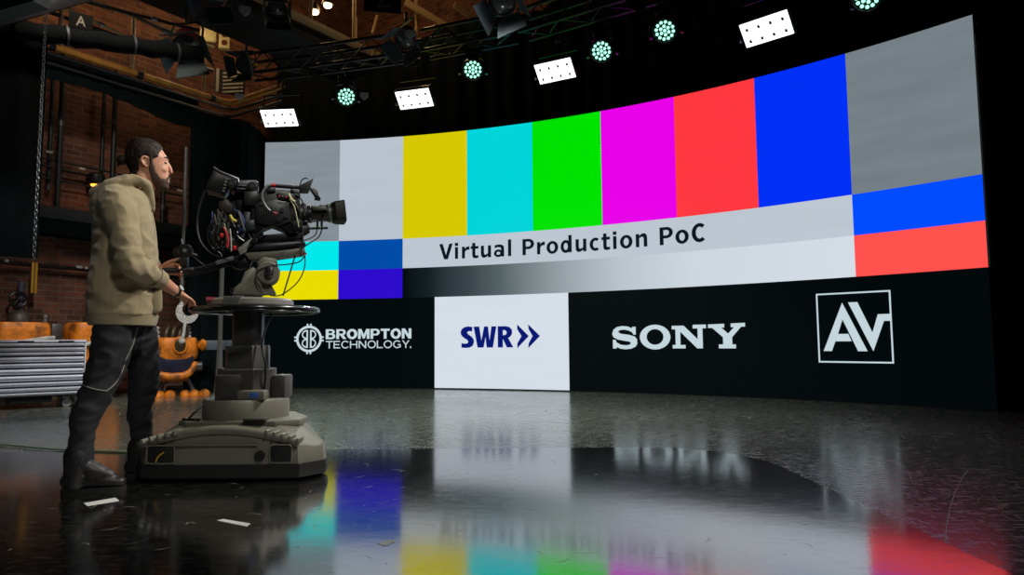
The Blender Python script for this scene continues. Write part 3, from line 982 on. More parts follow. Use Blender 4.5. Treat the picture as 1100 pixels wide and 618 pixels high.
side_prism([(248, 279), (262, 274), (271, 279), (268, 288), (256, 289), (249, 286)], -.045, .045, BLACKMETAL, 'bar_clamp', hd, plane=-.045)
# pan bars
pb = [pf(256, 276, -.1), pf(240, 281, -.1), pf(218, 287, -.105), pf(196, 292.5, -.11)]
mb = MB(); mb.tube(catmull(pb, 4), .011, n=10); o = mb.build('pan_bar', BLACKMETAL, hd)
p0, p1 = pf(251, 277, -.1), pf(232, 282.5, -.103)
mb = MB(); mb.cyl(p0, p1, .0135, n=12); mb.build('bar_sleeve', STEEL, o)
p0, p1 = pf(206, 290, -.106), pf(176, 291, -.10)
mb = MB(); mb.limb([p0, p1], [.016, .017], n=12); mb.build('bar_grip', RUBBER, o)
pb = [pf(256, 283, .1), pf(240, 286, .1), pf(215, 293, .1), pf(192, 296, .1)]
mb = MB(); mb.tube(catmull(pb, 4), .011, n=10); mb.build('pan_bar', BLACKMETAL, hd)
# zoom demand on the near bar
c = pf(199, 270, -.1)
mb = MB(); mb.box(pf(198, 280, -.1), (.045, .05, .075), bevel=.01); mb.tube([c, pf(200, 288, -.1)], .014, n=8); o = mb.build('zoom_control', BLACK, hd)
mb = MB(); mb.tube([(c.x, -.13, c.z), (c.x, -.12, c.z), (c.x, -.105, c.z), (c.x, -.1, c.z)], [.036, .042, .042, .036], n=24); w = mb.build('thumb_wheel', BLACKMETAL, o)
mb = MB(); mb.cyl((c.x, -.131, c.z), (c.x, -.135, c.z), .012, n=12); mb.build('wheel_cap', mat('cap_grey', (90, 94, 98), .4), w)
c2 = pf(192, 271, -.08)
mb = MB(); mb.cyl((c2.x, -.08, c2.z), (c2.x, -.05, c2.z), .034, n=20); mb.build('focus_wheel', BLACKMETAL, o)
for (a, b_) in (((197, 264), (195, 257)), ((206, 272), (212, 274)), ((193, 277), (188, 281))):
    mb = MB(); mb.tube([pf(*a, -.11), pf(*b_, -.11)], .005, n=6); mb.build('lever', STEEL, o)
mb = MB(); mb.tube(catmull([pf(206, 274, -.11), pf(214, 281, -.11), pf(219, 285, -.108)], 4), .004, n=6); mb.build('control_cable', CABLE, o)

# the camera itself
bc = thing('broadcast_camera', 'black broadcast camera with long lens, viewfinder and tangled cables on the pan and tilt head', 'camera', (PF.o.x, PF.o.y, 0), PF.a)
side_prism([(266, 263), (327, 259), (329, 263), (320, 265), (300, 268), (262, 270)], -.075, .075, BLACKMETAL, 'wedge_plate', bc, plane=-.075)
side_prism([(276, 253), (312, 250), (326, 250), (326, 256), (312, 257.5), (278, 259.5)], -.06, .06, BLACK, 'slide_plate', bc, plane=-.06)
side_prism([(303, 256), (325, 254), (325, 262), (304, 263)], -.05, .05, BLACKMETAL, 'slide_block', bc, plane=-.05)
side_prism([(270, 256), (283, 255), (283, 264), (270, 265)], -.05, .05, BLACKMETAL, 'slide_block', bc, plane=-.05)
side_prism([(270, 213), (282, 205), (300, 203.5), (316, 205), (322, 212), (325, 244), (312, 252), (305, 246), (293, 241), (283, 245), (275, 250), (268, 244)], -.09, .09, BLACK, 'camera_body', bc, .008, plane=-.09)
side_prism([(274, 219), (296, 214), (311, 218), (312, 238), (300, 243), (276, 240)], -.108, -.088, mat('panel_dark', (30, 32, 34), .4), 'side_panel', bc, .004, plane=-.105)
side_prism([(297, 207), (317, 208), (319, 216), (299, 214)], -.104, -.088, DARKSTEEL, 'switch_panel', bc, .003, plane=-.1)
for k in range(5):
    mb = MB(); q = pf(300 + 3.6 * k, 211 + .4 * k, -.106); mb.box(q, (.01, .008, .012), bevel=.002); mb.build('button', STEEL if k % 2 else RED, bc)
for k in range(6):
    mb = MB(); mb.box(pf(279 + 2.6 * k, 228 - .5 * k, -.109), (.008, .006, .05), bevel=.002); mb.build('vent_slot', mat('slot_black', (8, 8, 9), .6), bc)
for x, y, r in ((303, 226, .013), (308, 233, .011), (299, 237, .010), (281, 219, .010)):
    mb = MB(); q = pf(x, y, -.108); mb.tube([(q.x, -.107, q.z), (q.x, -.12, q.z)], r, n=14); mb.build('dial', DARKSTEEL, bc)
for pix, nm, m in (([(287, 203), (296, 201.8), (296, 206), (287, 207)], 'top_box', BLACK), ([(312, 203), (320, 204.5), (323, 211), (313, 208)], 'cable_block', BLACKMETAL), ([(262, 206), (276, 205), (280, 213), (274, 222), (262, 220)], 'rear_block', BLACK), ([(263, 238), (273, 236), (274, 247), (264, 249)], 'battery_plate', DARKSTEEL), ([(312, 238), (323, 236), (325, 246), (316, 249)], 'lens_bracket', BLACKMETAL)):
    side_prism(pix, -.105, -.02, m, nm, bc, .003, plane=-.1)
mb = MB(); mb.box(pf(303, 217.5, -.109), (.05, .004, .012), bevel=.001); mb.build('name_strip', mat('strip_grey', (120, 124, 126), .4), bc)
c = pf(322, 231, 0)
mb = MB()
ax = (pf(366, 228.5, 0) - pf(322, 231, 0)).normalized(); RB = basis(ax)
LMx = Matrix.Translation(c) @ RB.to_4x4() @ Matrix.Rotation(pi / 2, 4, 'Y')


def lens_z(px): return (pf(px, 230, 0) - c).dot(ax)


mb.lathe([(.075, -.03), (.078, 0), (.07, lens_z(329)), (.058, lens_z(330))], LMx, n=28); mb.build('lens_mount', BLACKMETAL, bc)
LENS = mat('lens_barrel', (44, 43, 39), .4)
mb = MB(); mb.lathe([(.05, lens_z(328)), (.053, lens_z(333)), (.05, lens_z(340)), (.049, lens_z(341)), (.051, lens_z(342)), (.054, lens_z(352)), (.06, lens_z(356)), (.06, lens_z(360))], LMx, n=32); ln = mb.build('lens', LENS, bc)
for a, b_, r in ((331, 334, .057), (344, 347, .056), (352, 355.5, .0605)):
    mb = MB(); mb.lathe([(r - .003, lens_z(a)), (r, lens_z(a) + .004), (r, lens_z(b_) - .004), (r - .003, lens_z(b_))], LMx, n=36); mb.build('lens_ring', BLACKMETAL if a != 352 else mat('ring_green_grey', (92, 104, 92), .4), ln)
# rectangular hood, open at the front
z0, z1 = lens_z(356.5), lens_z(370)
mb = MB()


def rrect(hw, hh, r, z):
    out = []
    for cx_, cy_, a in ((hw - r, hh - r, 0), (-hw + r, hh - r, 90), (-hw + r, -hh + r, 180), (hw - r, -hh + r, 270)):
        for k in range(5):
            q = math.radians(a + 22.5 * k); out.append(LMx @ V((cx_ + r * math.cos(q), cy_ + r * math.sin(q), z)))
    return out


ring_loft(mb, [rrect(.062, .066, .04, z0), rrect(.066, .085, .03, z0 + .02), rrect(.07, .09, .022, z1), rrect(.064, .084, .02, z1), rrect(.055, .07, .03, z0 + .03)])
mb.build('lens_hood', RUBBER, ln)
mb = MB(); mb.lathe([(.05, lens_z(361)), (.048, lens_z(362.5)), (.02, lens_z(363.5))], LMx, n=28); mb.build('front_glass', mat('lens_glass', (10, 14, 22), .05, coat=1), ln)
side_prism([(334, 221), (350, 222), (352, 226), (336, 226.5)], -.075, -.045, mat('servo_grey', (62, 60, 54), .45), 'servo_grip', ln, plane=-.07)
mb = MB(); mb.tube([pf(318, 246, -.03), pf(352, 245, -.03)], .008, n=8); mb.tube([pf(341, 245, -.03), pf(341, 238, -.03)], .007, n=8); mb.tube([pf(345.5, 245, -.03), pf(345.5, 239, -.03)], .007, n=8)
mb.build('lens_support', BLACKMETAL, bc)
side_prism([(326, 244), (332, 241), (333, 250), (322, 256), (318, 252)], -.045, -.01, BLACKMETAL, 'rod_clamp', bc, plane=-.04)
# carrying handle
mb = MB(); mb.tube(catmull([pf(286, 206, 0), pf(290, 200, 0), pf(305, 200.5, 0), pf(325, 202, 0), pf(334, 203, 0)], 5), [(.014, .012)] * 21, n=10); mb.build('carry_handle', BLACK, bc)
# small monitor and its arm over the lens
side_prism([(322, 199), (334, 193), (337, 191), (335, 196), (332.5, 204), (322, 204)], -.06, .06, mat('hood_grey', (40, 42, 42), .5), 'monitor_hood', bc, .003, plane=-.06)
mb = MB(); mb.tube(catmull([pf(322, 200, -.02), pf(324, 194, -.02), pf(328, 191.5, -.02), pf(331, 192.5, -.02)], 5), .004, n=6); mb.build('hood_wire', CABLE, bc)
side_prism([(333, 203), (337, 202), (341, 205), (342.5, 210), (345, 212.5), (344, 215), (338, 214), (338.5, 211)], -.02, .02, BLACK, 'monitor_arm', bc, .003, plane=-.02)
# viewfinder unit with side knobs, hood towards the operator
side_prism([(231, 180), (237, 184), (256, 192), (256, 195), (245, 198), (244, 205), (240, 209), (228, 205), (221, 204), (222, 198)], -.10, .06, mat('viewfinder_black', (16, 17, 18), .4), 'viewfinder_hood', bc, .004, plane=-.09)
mb = MB(); mb.tube([pf(229.5, 179.5, -.11), pf(236, 184, -.11), pf(256, 192, -.11), pf(256.5, 196, -.11)], .005, n=6); mb.build('hood_edge', STEEL, bc)
for k in range(5):
    mb = MB(); mb.box(pf(243.5 - .8 * k, 192.5 + 3.2 * k, -.104), (.016, .01, .012), bevel=.003); mb.build('viewfinder_button', mat('button_grey', (110, 114, 116), .4), bc)
side_prism([(245, 196), (252, 193.5), (275, 193), (278, 198), (277, 203), (268, 207), (252, 206), (246, 202)], -.085, .05, BLACKMETAL, 'viewfinder_bracket', bc, .004, plane=-.085)
for x, y, r in ((249, 197.8, .028), (271, 200.5, .027)):
    mb = MB(); q = pf(x, y, -.1); mb.tube([(q.x, -.084, q.z), (q.x, -.112, q.z), (q.x, -.117, q.z)], [r, r, r * .85], n=22); o = mb.build('friction_knob', BLACKMETAL, bc)
    mb = MB(); mb.cyl((q.x, -.117, q.z), (q.x, -.121, q.z), r * .45, n=14); mb.build('knob_cap', DARKSTEEL, o)
for y in (199.5, 203):
    mb = MB(); mb.box(pf(259.5, y, -.088), (.05, .008, .007), bevel=.002); mb.build('bracket_slot', mat('slot_grey', (82, 85, 88), .4), bc)
side_prism([(252, 206), (267, 206), (266, 232), (254, 233)], -.03, .03, BLACKMETAL, 'viewfinder_post', bc, plane=-.03)
side_prism([(247, 212), (270, 208), (272, 250), (262, 262), (246, 258)], -.02, .09, BLACK, 'rear_adapter', bc, .006, plane=-.02)
side_prism([(234, 216), (244, 213), (252, 222), (250, 229), (240, 229), (235, 224)], -.05, .03, mat('brown_leather', (52, 40, 34), .5), 'eyepiece', bc, .01, plane=-.05)
side_prism([(226, 236), (246, 232), (250, 262), (232, 266), (225, 254)], -.01, .07, mat('patch_box', (26, 28, 30), .5), 'connector_box', bc, .005, plane=-.01)
side_prism([(262, 226), (272, 228), (272, 262), (258, 268), (252, 258)], -.06, .05, BLACKMETAL, 'rear_mount', bc, .004, plane=-.05)
side_prism([(232, 256), (250, 255), (250, 258), (232, 259)], -.06, .0, mat('green_board', (60, 78, 66), .5), 'terminal_strip', bc, .001, plane=-.05)
side_prism([(255, 267), (270, 256), (264, 271), (258, 274)], -.09, -.07, mat('flap_grey', (128, 128, 122), .5), 'flap', bc, .002, plane=-.09)
# cable loops
GREYC = mat('cable_grey', (88, 90, 92), .45)
loop = [pf(292, 199, -.1), pf(287, 200, -.11), pf(282, 207, -.115), pf(282, 215, -.115), pf(287, 224, -.11), pf(294, 229, -.1)]
mb = MB(); mb.tube(catmull(loop, 6), .0085, n=8); lp = mb.build('loop_cable', GREYC, bc)
for a, b_ in ((loop[0], pf(296, 199.5, -.1)), (loop[-1], pf(298, 230, -.1))):
    mb = MB(); mb.cyl(a, b_, .013, n=10); mb.build('red_connector', RED, lp)
for pts, r in (([(220, 205), (214, 222), (212, 241), (215, 258), (224, 270), (236, 277)], .006),
               ([(327, 270), (327.5, 285), (322, 300), (310, 312), (298, 318), (285, 315), (276, 304), (276, 292), (290, 286), (310, 284), (322, 281), (328, 274)], .004),
               ([(346, 246), (342, 255), (330, 263), (324, 268), (322, 276)], .004),
               ([(312, 212), (320, 224), (324, 240), (325, 258), (320, 266)], .005),
               ([(341, 240), (339, 252), (328, 258), (318, 258)], .004),
               ([(316, 208), (322, 212), (327, 222), (327, 232)], .004),
               ([(234, 262), (240, 270), (238, 276), (246, 280)], .005),
               ([(226, 240), (223, 254), (228, 266), (236, 272), (240, 280)], .005),
               ([(300, 236), (290, 244), (280, 250), (268, 262)], .006)):
    mb = MB(); mb.tube(catmull([pf(x, y, -.1 - .01 * ((x + y) % 3)) for x, y in pts], 6), r, n=6); mb.build('cable', CABLE, bc)
rc = random.Random(5)
for i in range(26):     # the tangle behind the body
    x, y = rc.uniform(227, 262), rc.uniform(224, 246)
    pts = [(x, y)]
    for k in range(3): pts.append((pts[-1][0] + rc.uniform(-6, 7), pts[-1][1] + rc.uniform(4, 12)))
    o_ = rc.uniform(-.13, -.06)
    m = [CABLE, CABLE, BLACKMETAL, GREYC, mat('cable_blue', (40, 60, 110), .5)][i % 5]
    mb = MB(); mb.tube(catmull([pf(px, py, o_ + rc.uniform(-.01, .01)) for px, py in pts], 5), rc.uniform(.003, .006), n=6); mb.build('cable', m, bc)
for pts, m, r in (([(240, 244), (243, 250), (245, 258), (244, 266)], mat('cable_red', (170, 30, 44), .5), .007),
                  ([(247, 246), (248, 256), (248.5, 270)], mat('cable_white', (170, 170, 160), .5), .004),
                  ([(241, 240), (243, 250), (244.5, 262)], mat('cable_green', (120, 140, 110), .5), .004),
                  ([(247, 231), (250, 236), (254, 238)], mat('cable_yellow', (190, 180, 60), .5), .008),
                  ([(310, 208), (313, 214), (317, 217)], mat('cable_cream', (196, 198, 150), .5), .007),
                  ([(311, 214), (316, 222), (319, 234), (321, 244)], mat('cable_cream', (196, 198, 150), .5), .003)):
    mb = MB(); mb.tube(catmull([pf(x, y, -.135) for x, y in pts], 5), r, n=8); mb.build('cable', m, bc)
for x, y in ((238, 253), (252, 266.5), (262, 248), (256, 244)):
    mb = MB(); q = pf(x, y, -.13); mb.box(q, (.02, .018, .026), bevel=.005); mb.build('connector', RED if x < 255 else DARKSTEEL, bc)
mb = MB(); mb.tube([pf(317, 275, -.05), pf(304, 318, -.05)], .0045, n=8); mb.build('stay_rod', mat('rod_brown', (58, 40, 36), .5), bc)
mb = MB(); mb.tube([pf(326, 274, -.07), pf(329, 272, -.07)], .008, n=8); mb.build('red_tip', RED, bc)


# ------------------------------------------------------------------ the operator
MF = Frame(-2.17, 3.72, 30)
man = thing('person', 'person in sand hoodie and black jeans standing with hand on the steering ring', 'person', (MF.o.x, MF.o.y, 0), MF.a)


def mp(px, py, off=0.0):
    return MF.loc(px, py, off)


SKIN = mat('skin', (196, 140, 112), .5, var=.06, scale=20)
SKIN.node_tree.nodes['Principled BSDF'].inputs['Subsurface Weight'].default_value = .08
HOOD = mat('sand_cotton', (150, 136, 104), .9, var=.07, scale=60, bump=.25, bscale=500, sheen=.2)
JEAN = mat('black_denim', (17, 19, 23), .8, var=.15, scale=80, bump=.2, bscale=600)
HAIR = mat('dark_hair', (34, 23, 17), .6, var=.4, scale=60, bump=.3, bscale=90, spec=.3)
BOOT = mat('black_boot', (22, 21, 21), .5)


def face_ring(py, fpx, bpx, hw, n=28):
    f, b_ = mp(fpx, py, 0), mp(bpx, py, 0)
    xc, a, z = (f.x * .55 + b_.x * .45), 0, (f.z + b_.z) / 2
    out = []
    for k in range(n):
        t = 2 * pi * k / n; c, s = math.cos(t), math.sin(t)
        ex = .85 if c > 0 else 1.0
        x = xc + ((f.x - xc) if c > 0 else (xc - b_.x)) * math.copysign(abs(c) ** ex, c)
        out.append(V((x, hw * math.copysign(abs(s) ** .9, s), z)))
    return out


bd = MB()
face = [(151, 163, 146, .03), (153.5, 168, 142.5, .05), (157, 172, 139.5, .064), (161, 175.3, 137.5, .072), (166, 178.8, 136, .077), (170, 180.8, 135.5, .078), (174.5, 180.3, 136, .0765),
        (179, 180.6, 137.5, .0745), (184, 180.8, 140, .070), (188, 181, 143, .066), (191.3, 181.6, 146.5, .062), (194, 180.8, 149.5, .059), (196.2, 181.5, 152, .056), (198.2, 180.3, 154, .052), (201, 180.8, 157, .045), (203, 178.8, 160, .036), (204.5, 175, 164, .022)]
ring_loft(bd, list(reversed([face_ring(*q) for q in face])))
# nose
nb, ntip, nbase = mp(179.6, 174.5), mp(185, 186.2), mp(181.3, 188.3)
bd.limb([nb, nb.lerp(ntip, .5), ntip + V((-.004, 0, .003))], [(.006, .008), (.0085, .011), (.0085, .0075)], n=12, k=4, ref=Y3)
for s in (-1, 1):
    bd.ball(mp(172, 184) + V((0, s * .047, 0)), (.034, .016, .022))     # cheek
    bd.ball(nbase + V((-.004, s * .0135, .004)), (.009, .0065, .007))
    bd.limb([mp(180.3, 172.5) + V((-.003, s * .012, 0)), mp(179, 172.5) + V((-.008, s * .036, .002)), mp(176, 173.5) + V((-.01, s * .055, 0))], [.008, .009, .006], n=8, k=3)   # brow
    ec = mp(155.6, 177.3)            # ear
    bd.limb([V((ec.x + .004, s * .070, ec.z - .022)), V((ec.x - .012, s * .080, ec.z - .012)), V((ec.x - .020, s * .086, ec.z + .012)), V((ec.x - .006, s * .086, ec.z + .028)), V((ec.x + .012, s * .078, ec.z + .018)), V((ec.x + .012, s * .074, ec.z - .004))], [.007, .006, .006, .006, .006, .006], n=8, k=4)
    bd.ball((ec.x - .004, s * .072, ec.z + .002), (.017, .008, .024))
bd.limb([mp(181.8, 192.2) + V((-.006, -.020, -.002)), mp(181.8, 192.2) + V((.001, 0, 0)), mp(181.8, 192.2) + V((-.006, .020, -.002))], [.004, .0055, .004], n=8, k=4)
bd.limb([mp(181.2, 195.6) + V((-.006, -.018, .002)), mp(181.2, 195.6) + V((.001, 0, 0)), mp(181.2, 195.6) + V((-.006, .018, .002))], [.004, .006, .004], n=8, k=4)
# neck, trunk, arms, legs
bd.limb([mp(153, 190), mp(150, 203), mp(143, 218)], [(.062, .058), (.062, .06), (.06, .055)], n=20, ref=Y3)
bd.limb([mp(137, 228), mp(134, 252), mp(132, 300), mp(131, 345)], [(.09, .05), (.15, .09), (.15, .1), (.15, .1)], n=20, ref=Y3)
RSH, REL, RCU, RWR = mp(127, 221, -.19), mp(141, 283, -.27), mp(165, 297, -.16), mp(191, 314.5, .02)
bd.limb([RSH, RSH.lerp(REL, .5), REL, RCU, RWR], [.055, .05, .043, .043, (.031, .025)], n=16)
LSH, LEL, LWR = mp(127, 221, .19), mp(150, 280, .26), mp(172, 290, .12)
bd.limb([LSH, LSH.lerp(LEL, .5), LEL, LEL.lerp(LWR, .5), LWR], [.055, .05, .043, .04, (.031, .025)], n=16)
NH, NK, NA = mp(123, 356, -.1), mp(104, 421, -.14), mp(86, 496, -.165)
FH, FK, FA = mp(147, 354, .1), mp(155, 408, .14), mp(152, 487, .16)
for H_, K_, A_2 in ((NH, NK, NA), (FH, FK, FA)):
    bd.limb([H_, K_.lerp(H_.lerp(A_2, .5), .35), A_2], [.06, .032, .026], n=14)
    bd.limb([A_2, A_2 + V((.02, 0, -.05)), A_2 + V((.09, 0, -.085))], [.034, .032, .022], n=12)


def hand(mb, W, d, n, lengths, curls, thumb_side, thumb_dir, spread=.1, palm=.085, r=.0088):
    """palm and five separate fingers. d points to the knuckles, n out of the back of the hand"""
    d = V(d).normalized(); n = (V(n) - d * V(n).dot(d)).normalized(); s = d.cross(n)
    K = W + d * palm
    mb.limb([W, W + d * palm * .5, K - d * .006], [(.029, .022), (.037, .018), (.041, .014)], n=16, k=4, ref=s)
    for i, off in enumerate((-1.5, -.5, .5, 1.5)):
        side = off * .0215 * thumb_side
        p = K + s * side + n * .002 - d * .004 * abs(off)
        dd = (d + s * (off * spread * thumb_side)).normalized()
        pts = [p - dd * .02, p]
        a = 0
        for seg, frac in enumerate((.45, .31, .24)):
            a += curls[i][seg]
            dirv = dd * math.cos(a) - n * math.sin(a)
            p = p + dirv * lengths[i] * frac
            pts.append(p)
        mb.limb(pts, [r * 1.05, r * 1.08, r, r * .92, r * .8], n=10, k=3)
    tb = W + d * palm * .33 - s * thumb_side * .03
    td = V(thumb_dir).normalized()
    m1 = tb + td * .04
    t2 = (td * .8 + d * .5 - n * .2).normalized()
    mb.limb([tb + s * thumb_side * .012, tb, m1, m1 + t2 * .03, m1 + t2 * .054], [.014, .014, .011, .0105, .008], n=10, k=3)


# right hand closes over the ring (palm down)
ring_c = MF  # readability only
rw = PF.o
RK = mp(209, 325.5, .13)
dR = (RK - RWR).normalized()
hand(bd, RWR, dR, V((.25, -.25, 1)), (.075, .085, .08, .065), [(.22, .4, .35)] * 4, 1, dR * .6 + V((.1, .75, -.1)), .08)
# left hand round the pan bar grip
dL = (mp(184, 288, .02) - LWR).normalized()
hand(bd, LWR, V((.9, -.25, .05)), V((-.1, .75, .5)), (.072, .08, .076, .06), [(.5, .7, .45)] * 4, -1, V((.7, -.3, .5)), .06)
body = organic(bd, 'body', SKIN, man, .0036, 2)

# eyes and brows
for s in (-1, 1):
    mb = MB(); c = mp(178.0, 177.2) + V((-.010, s * .040, 0)); mb.ball(c, (.015, .014, .0075)); mb.build('eye', mat('eye_dark', (30, 22, 20), .2), man)
    mb = MB(); q = mp(180, 172)
    mb.limb([q + V((.003, s * .014, -.001)), q + V((-.003, s * .034, .004)), q + V((-.018, s * .054, 0))], [.004, .006, .003], n=8, k=4); mb.build('eyebrow', HAIR, man)
hl = [mp(*q) for q in [(174.5, 160), (171, 166), (168.5, 172), (164, 173.5), (162, 178), (160, 178), (160, 171), (154, 169.5), (149.5, 174), (149, 184), (146, 190), (128, 192), (125, 140), (176, 140)]]


def inside(x, z, poly):
    r = False
    for i in range(len(poly)):
        a, b_ = poly[i], poly[i - 1]
        if (a.z > z) != (b_.z > z) and x < (b_.x - a.x) * (z - a.z) / (b_.z - a.z) + a.x: r = not r
    return r


ztop = mp(150, 150).z


def hair_off(c):
    w = noise.noise(V((c.x * 25, c.y * 120, c.z * 40))) * .0035
    return .009 + w


hair = shell(body, 'hair', HAIR, man, lambda c: inside(c.x, c.z, hl) and abs(c.y) < .1, hair_off)
mb = MB()
mb.ball(mp(130.5, 172.5), (.026, .03, .026))
for k in range(5): mb.limb([mp(134, 170) + V((0, (k - 2) * .008, 0)), mp(129, 168 + k), mp(127, 174 + k) + V((0, (k - 2) * .01, 0))], [.008, .011, .005], n=8, k=3)
organic(mb, 'hair_bun', HAIR, man, .004, 1)
bl = [mp(*q) for q in [(163, 174), (160, 178), (159.5, 186), (163, 197), (168, 206), (184, 206), (184, 190), (180.3, 190.3), (177.5, 194.5), (172.5, 194), (166.5, 187), (164.5, 180)]]
mouth = [mp(*q) for q in [(180.3, 192.6), (184, 192.6), (184, 196), (180.3, 195.6)]]
BEARD = mat('beard', (70, 49, 39), .8, var=.3, scale=150)
shell(body, 'beard', BEARD, man, lambda c: inside(c.x, c.z, bl) and not inside(c.x, c.z, mouth) and c.z > mp(166, 206).z, lambda c: .0035 + .0012 * noise.noise(c * 250))

# hoodie
hb = MB()
rings = []
for y, b_, f_, hw in ((203, 122, 150, .10), (209, 112, 156, .16), (217, 106, 160, .205), (228, 101.5, 162, .225), (245, 99, 165, .225), (265, 98, 168, .22), (290, 95.5, 170, .212), (315, 93, 171.5, .208), (332, 92.5, 171.5, .207), (340, 92.5, 170, .205)):
    B_, F_ = mp(b_, y), mp(f_, y)
    out = []
    for k in range(32):
        t = 2 * pi * k / 32; c, s = math.cos(t), math.sin(t)
        out.append(V(((F_.x + B_.x) / 2 + (F_.x - B_.x) / 2 * math.copysign(abs(c) ** .8, c), hw * math.copysign(abs(s) ** .8, s), (F_.z + B_.z) / 2)))
    rings.append(out)
ring_loft(hb, list(reversed(rings)))


def folds(t):
    w = 1.0
    if .35 < t < .98: w += (.085 * math.sin(t * 52 + 2 * math.sin(t * 9)) + .05 * math.sin(t * 83 + 1)) * min(1, (t - .35) * 4)
    return w


SL = REL.lerp(RCU, .9)
hb.limb([mp(122, 214, -.10), RSH, RSH.lerp(REL, .5) + V((0, -.01, 0)), REL, REL.lerp(RCU, .5), SL], [.08, .085, .073, .066, .06, .052], n=20, k=8, fold=folds)
LSL = LEL.lerp(LWR, .55)
hb.limb([mp(122, 214, .10), LSH, LSH.lerp(LEL, .5), LEL, LSL], [.085, .093, .083, .075, .055], n=20, k=8, fold=folds)
# hood lying on the back, open round the neck
hr = [(162, 226, 0), (161, 211, -.062), (155, 196.5, -.1), (138, 194, -.118), (118, 202, -.095), (106, 209, 0)]
loop = [mp(x, y, o) for x, y, o in hr] + [mp(x, y, -o) for x, y, o in hr[-2:0:-1]]
cl = catmull(loop + [loop[0]], 5)[:-1]
rad = []
for p in cl:
    t = (p.x - mp(105, 205).x) / (mp(163, 205).x - mp(105, 205).x)
    rad.append(.046 - .022 * max(0, min(1, t)))
hb.tube(cl, rad, n=14, closed=True)
hb.ball(mp(109, 220), (.055, .135, .085), rot=Matrix.Rotation(.3, 3, 'Y'))
hb.ball(mp(122, 212), (.1, .14, .055), rot=Matrix.Rotation(.35, 3, 'Y'))


def hood_disp(c, nrm):
    low = noise.noise(V((c.x * 7, c.y * 7, c.z * 3.5))) * .010
    mid = (abs(noise.noise(V((c.x * 11 + c.z * 8, c.y * 9, c.z * 13 - c.x * 5)))) - .2) * -.016
    return low + mid


hoodie = organic(hb, 'hoodie', HOOD, man, .0065, 2, hood_disp)
mb = MB()      # ribbed hem
outs = []
for y, b_, f_, hw in ((338.5, 92.3, 170.5, .207), (341, 92.6, 170, .204), (346, 93.5, 168.5, .20), (349, 94.5, 167, .197), (349.5, 96, 165, .19)):
    B_, F_ = mp(b_, y), mp(f_, y + 1.2)
    outs.append([V(((F_.x + B_.x) / 2 + (F_.x - B_.x) / 2 * math.copysign(abs(math.cos(2 * pi * k / 96)) ** .8, math.cos(2 * pi * k / 96)) * (1 + .006 * (k % 2)), hw * (1 + .006 * (k % 2)) * math.copysign(abs(math.sin(2 * pi * k / 96)) ** .8, math.sin(2 * pi * k / 96)), (F_.z * (1 + math.cos(2 * pi * k / 96)) + B_.z * (1 - math.cos(2 * pi * k / 96))) / 2)) for k in range(96)])
ring_loft(mb, list(reversed(outs))); mb.build('hem', HOOD, man)
mb = MB(); dC = (RCU - REL).normalized(); mb.tube([SL + dC * .02, SL + dC * .04, SL + dC * .075, SL + dC * .08], [.056, .055, .051, .046], n=24); mb.build('cuff', HOOD, man)
mb = MB(); q0, q1 = LSL, LSL.lerp(LWR, .3); mb.tube([q0, q1], [.056, .05], n=24); mb.build('cuff', HOOD, man)
mb = MB()     # front pocket
pk = [mp(x, y) for x, y in [(160, 318), (171.5, 306), (173, 320), (173, 334), (169, 338), (160, 337)]]
mb.prism([(p.x, p.z) for p in pk], (0, -.15, 0), X3, Z3, (0, .3, 0), bevel=.012); mb.build('pocket', HOOD, man)
mb = MB(); mb.tube(catmull([mp(163, 228, -.03), mp(166.5, 245, -.035), mp(168.5, 263, -.035)], 5), .004, n=6); mb.build('drawstring', mat('cord_cream', (186, 178, 150), .8), man)

# jeans
jb = MB()
jb.limb([mp(131, 340), mp(131, 356)], [(.165, .118), (.17, .122)], n=24, ref=Y3)


def jf(t):
    return 1 + (.02 * math.sin(t * 74 + 3 * math.sin(t * 7)) + .012 * math.sin(t * 43 + 2)) * (1.5 if t > .8 else 1 if t > .4 else .3)


jb.limb([NH, mp(117, 385, -.115), NK, mp(92, 448, -.152), mp(87, 478, -.16), NA + V((0, 0, .01))], [.104, .096, .08, .072, .056, .062], n=20, k=8, fold=jf)
jb.limb([FH, mp(152, 380, .115), FK, mp(150, 440, .15), mp(152, 466, .16), FA], [.10, .094, .082, .066, .056, .06], n=20, k=8, fold=jf)
jeans = organic(jb, 'jeans', JEAN, man, .0075, 2, lambda c, n_: (abs(noise.noise(V((c.x * 9 + c.z * 7, c.y * 12, c.z * 17 - c.x * 8)))) - .2) * -.018)
bv = BVHTree.FromPolygons([v.co for v in jeans.data.vertices], [p.vertices for p in jeans.data.polygons])
for pix in ([(148, 352), (143, 370), (136, 385), (131, 400), (124, 412), (115, 420)], [(88, 414), (98, 417), (108, 419), (115, 420)]):
    pts = []
    for p in catmull([mp(x, y, -.2) for x, y in pix], 6):
        h = bv.ray_cast(V((p.x, -.6, p.z)), V((0, 1, 0)))
        if h[0] is not None and h[0].y < .1: pts.append(h[0] + V((0, -.001, 0)))
    mb = MB(); mb.tube(pts, .003, n=6); tag(mb.build('seam', mat('grey_thread', (128, 124, 116), .8), man), 'grey contrast seam')

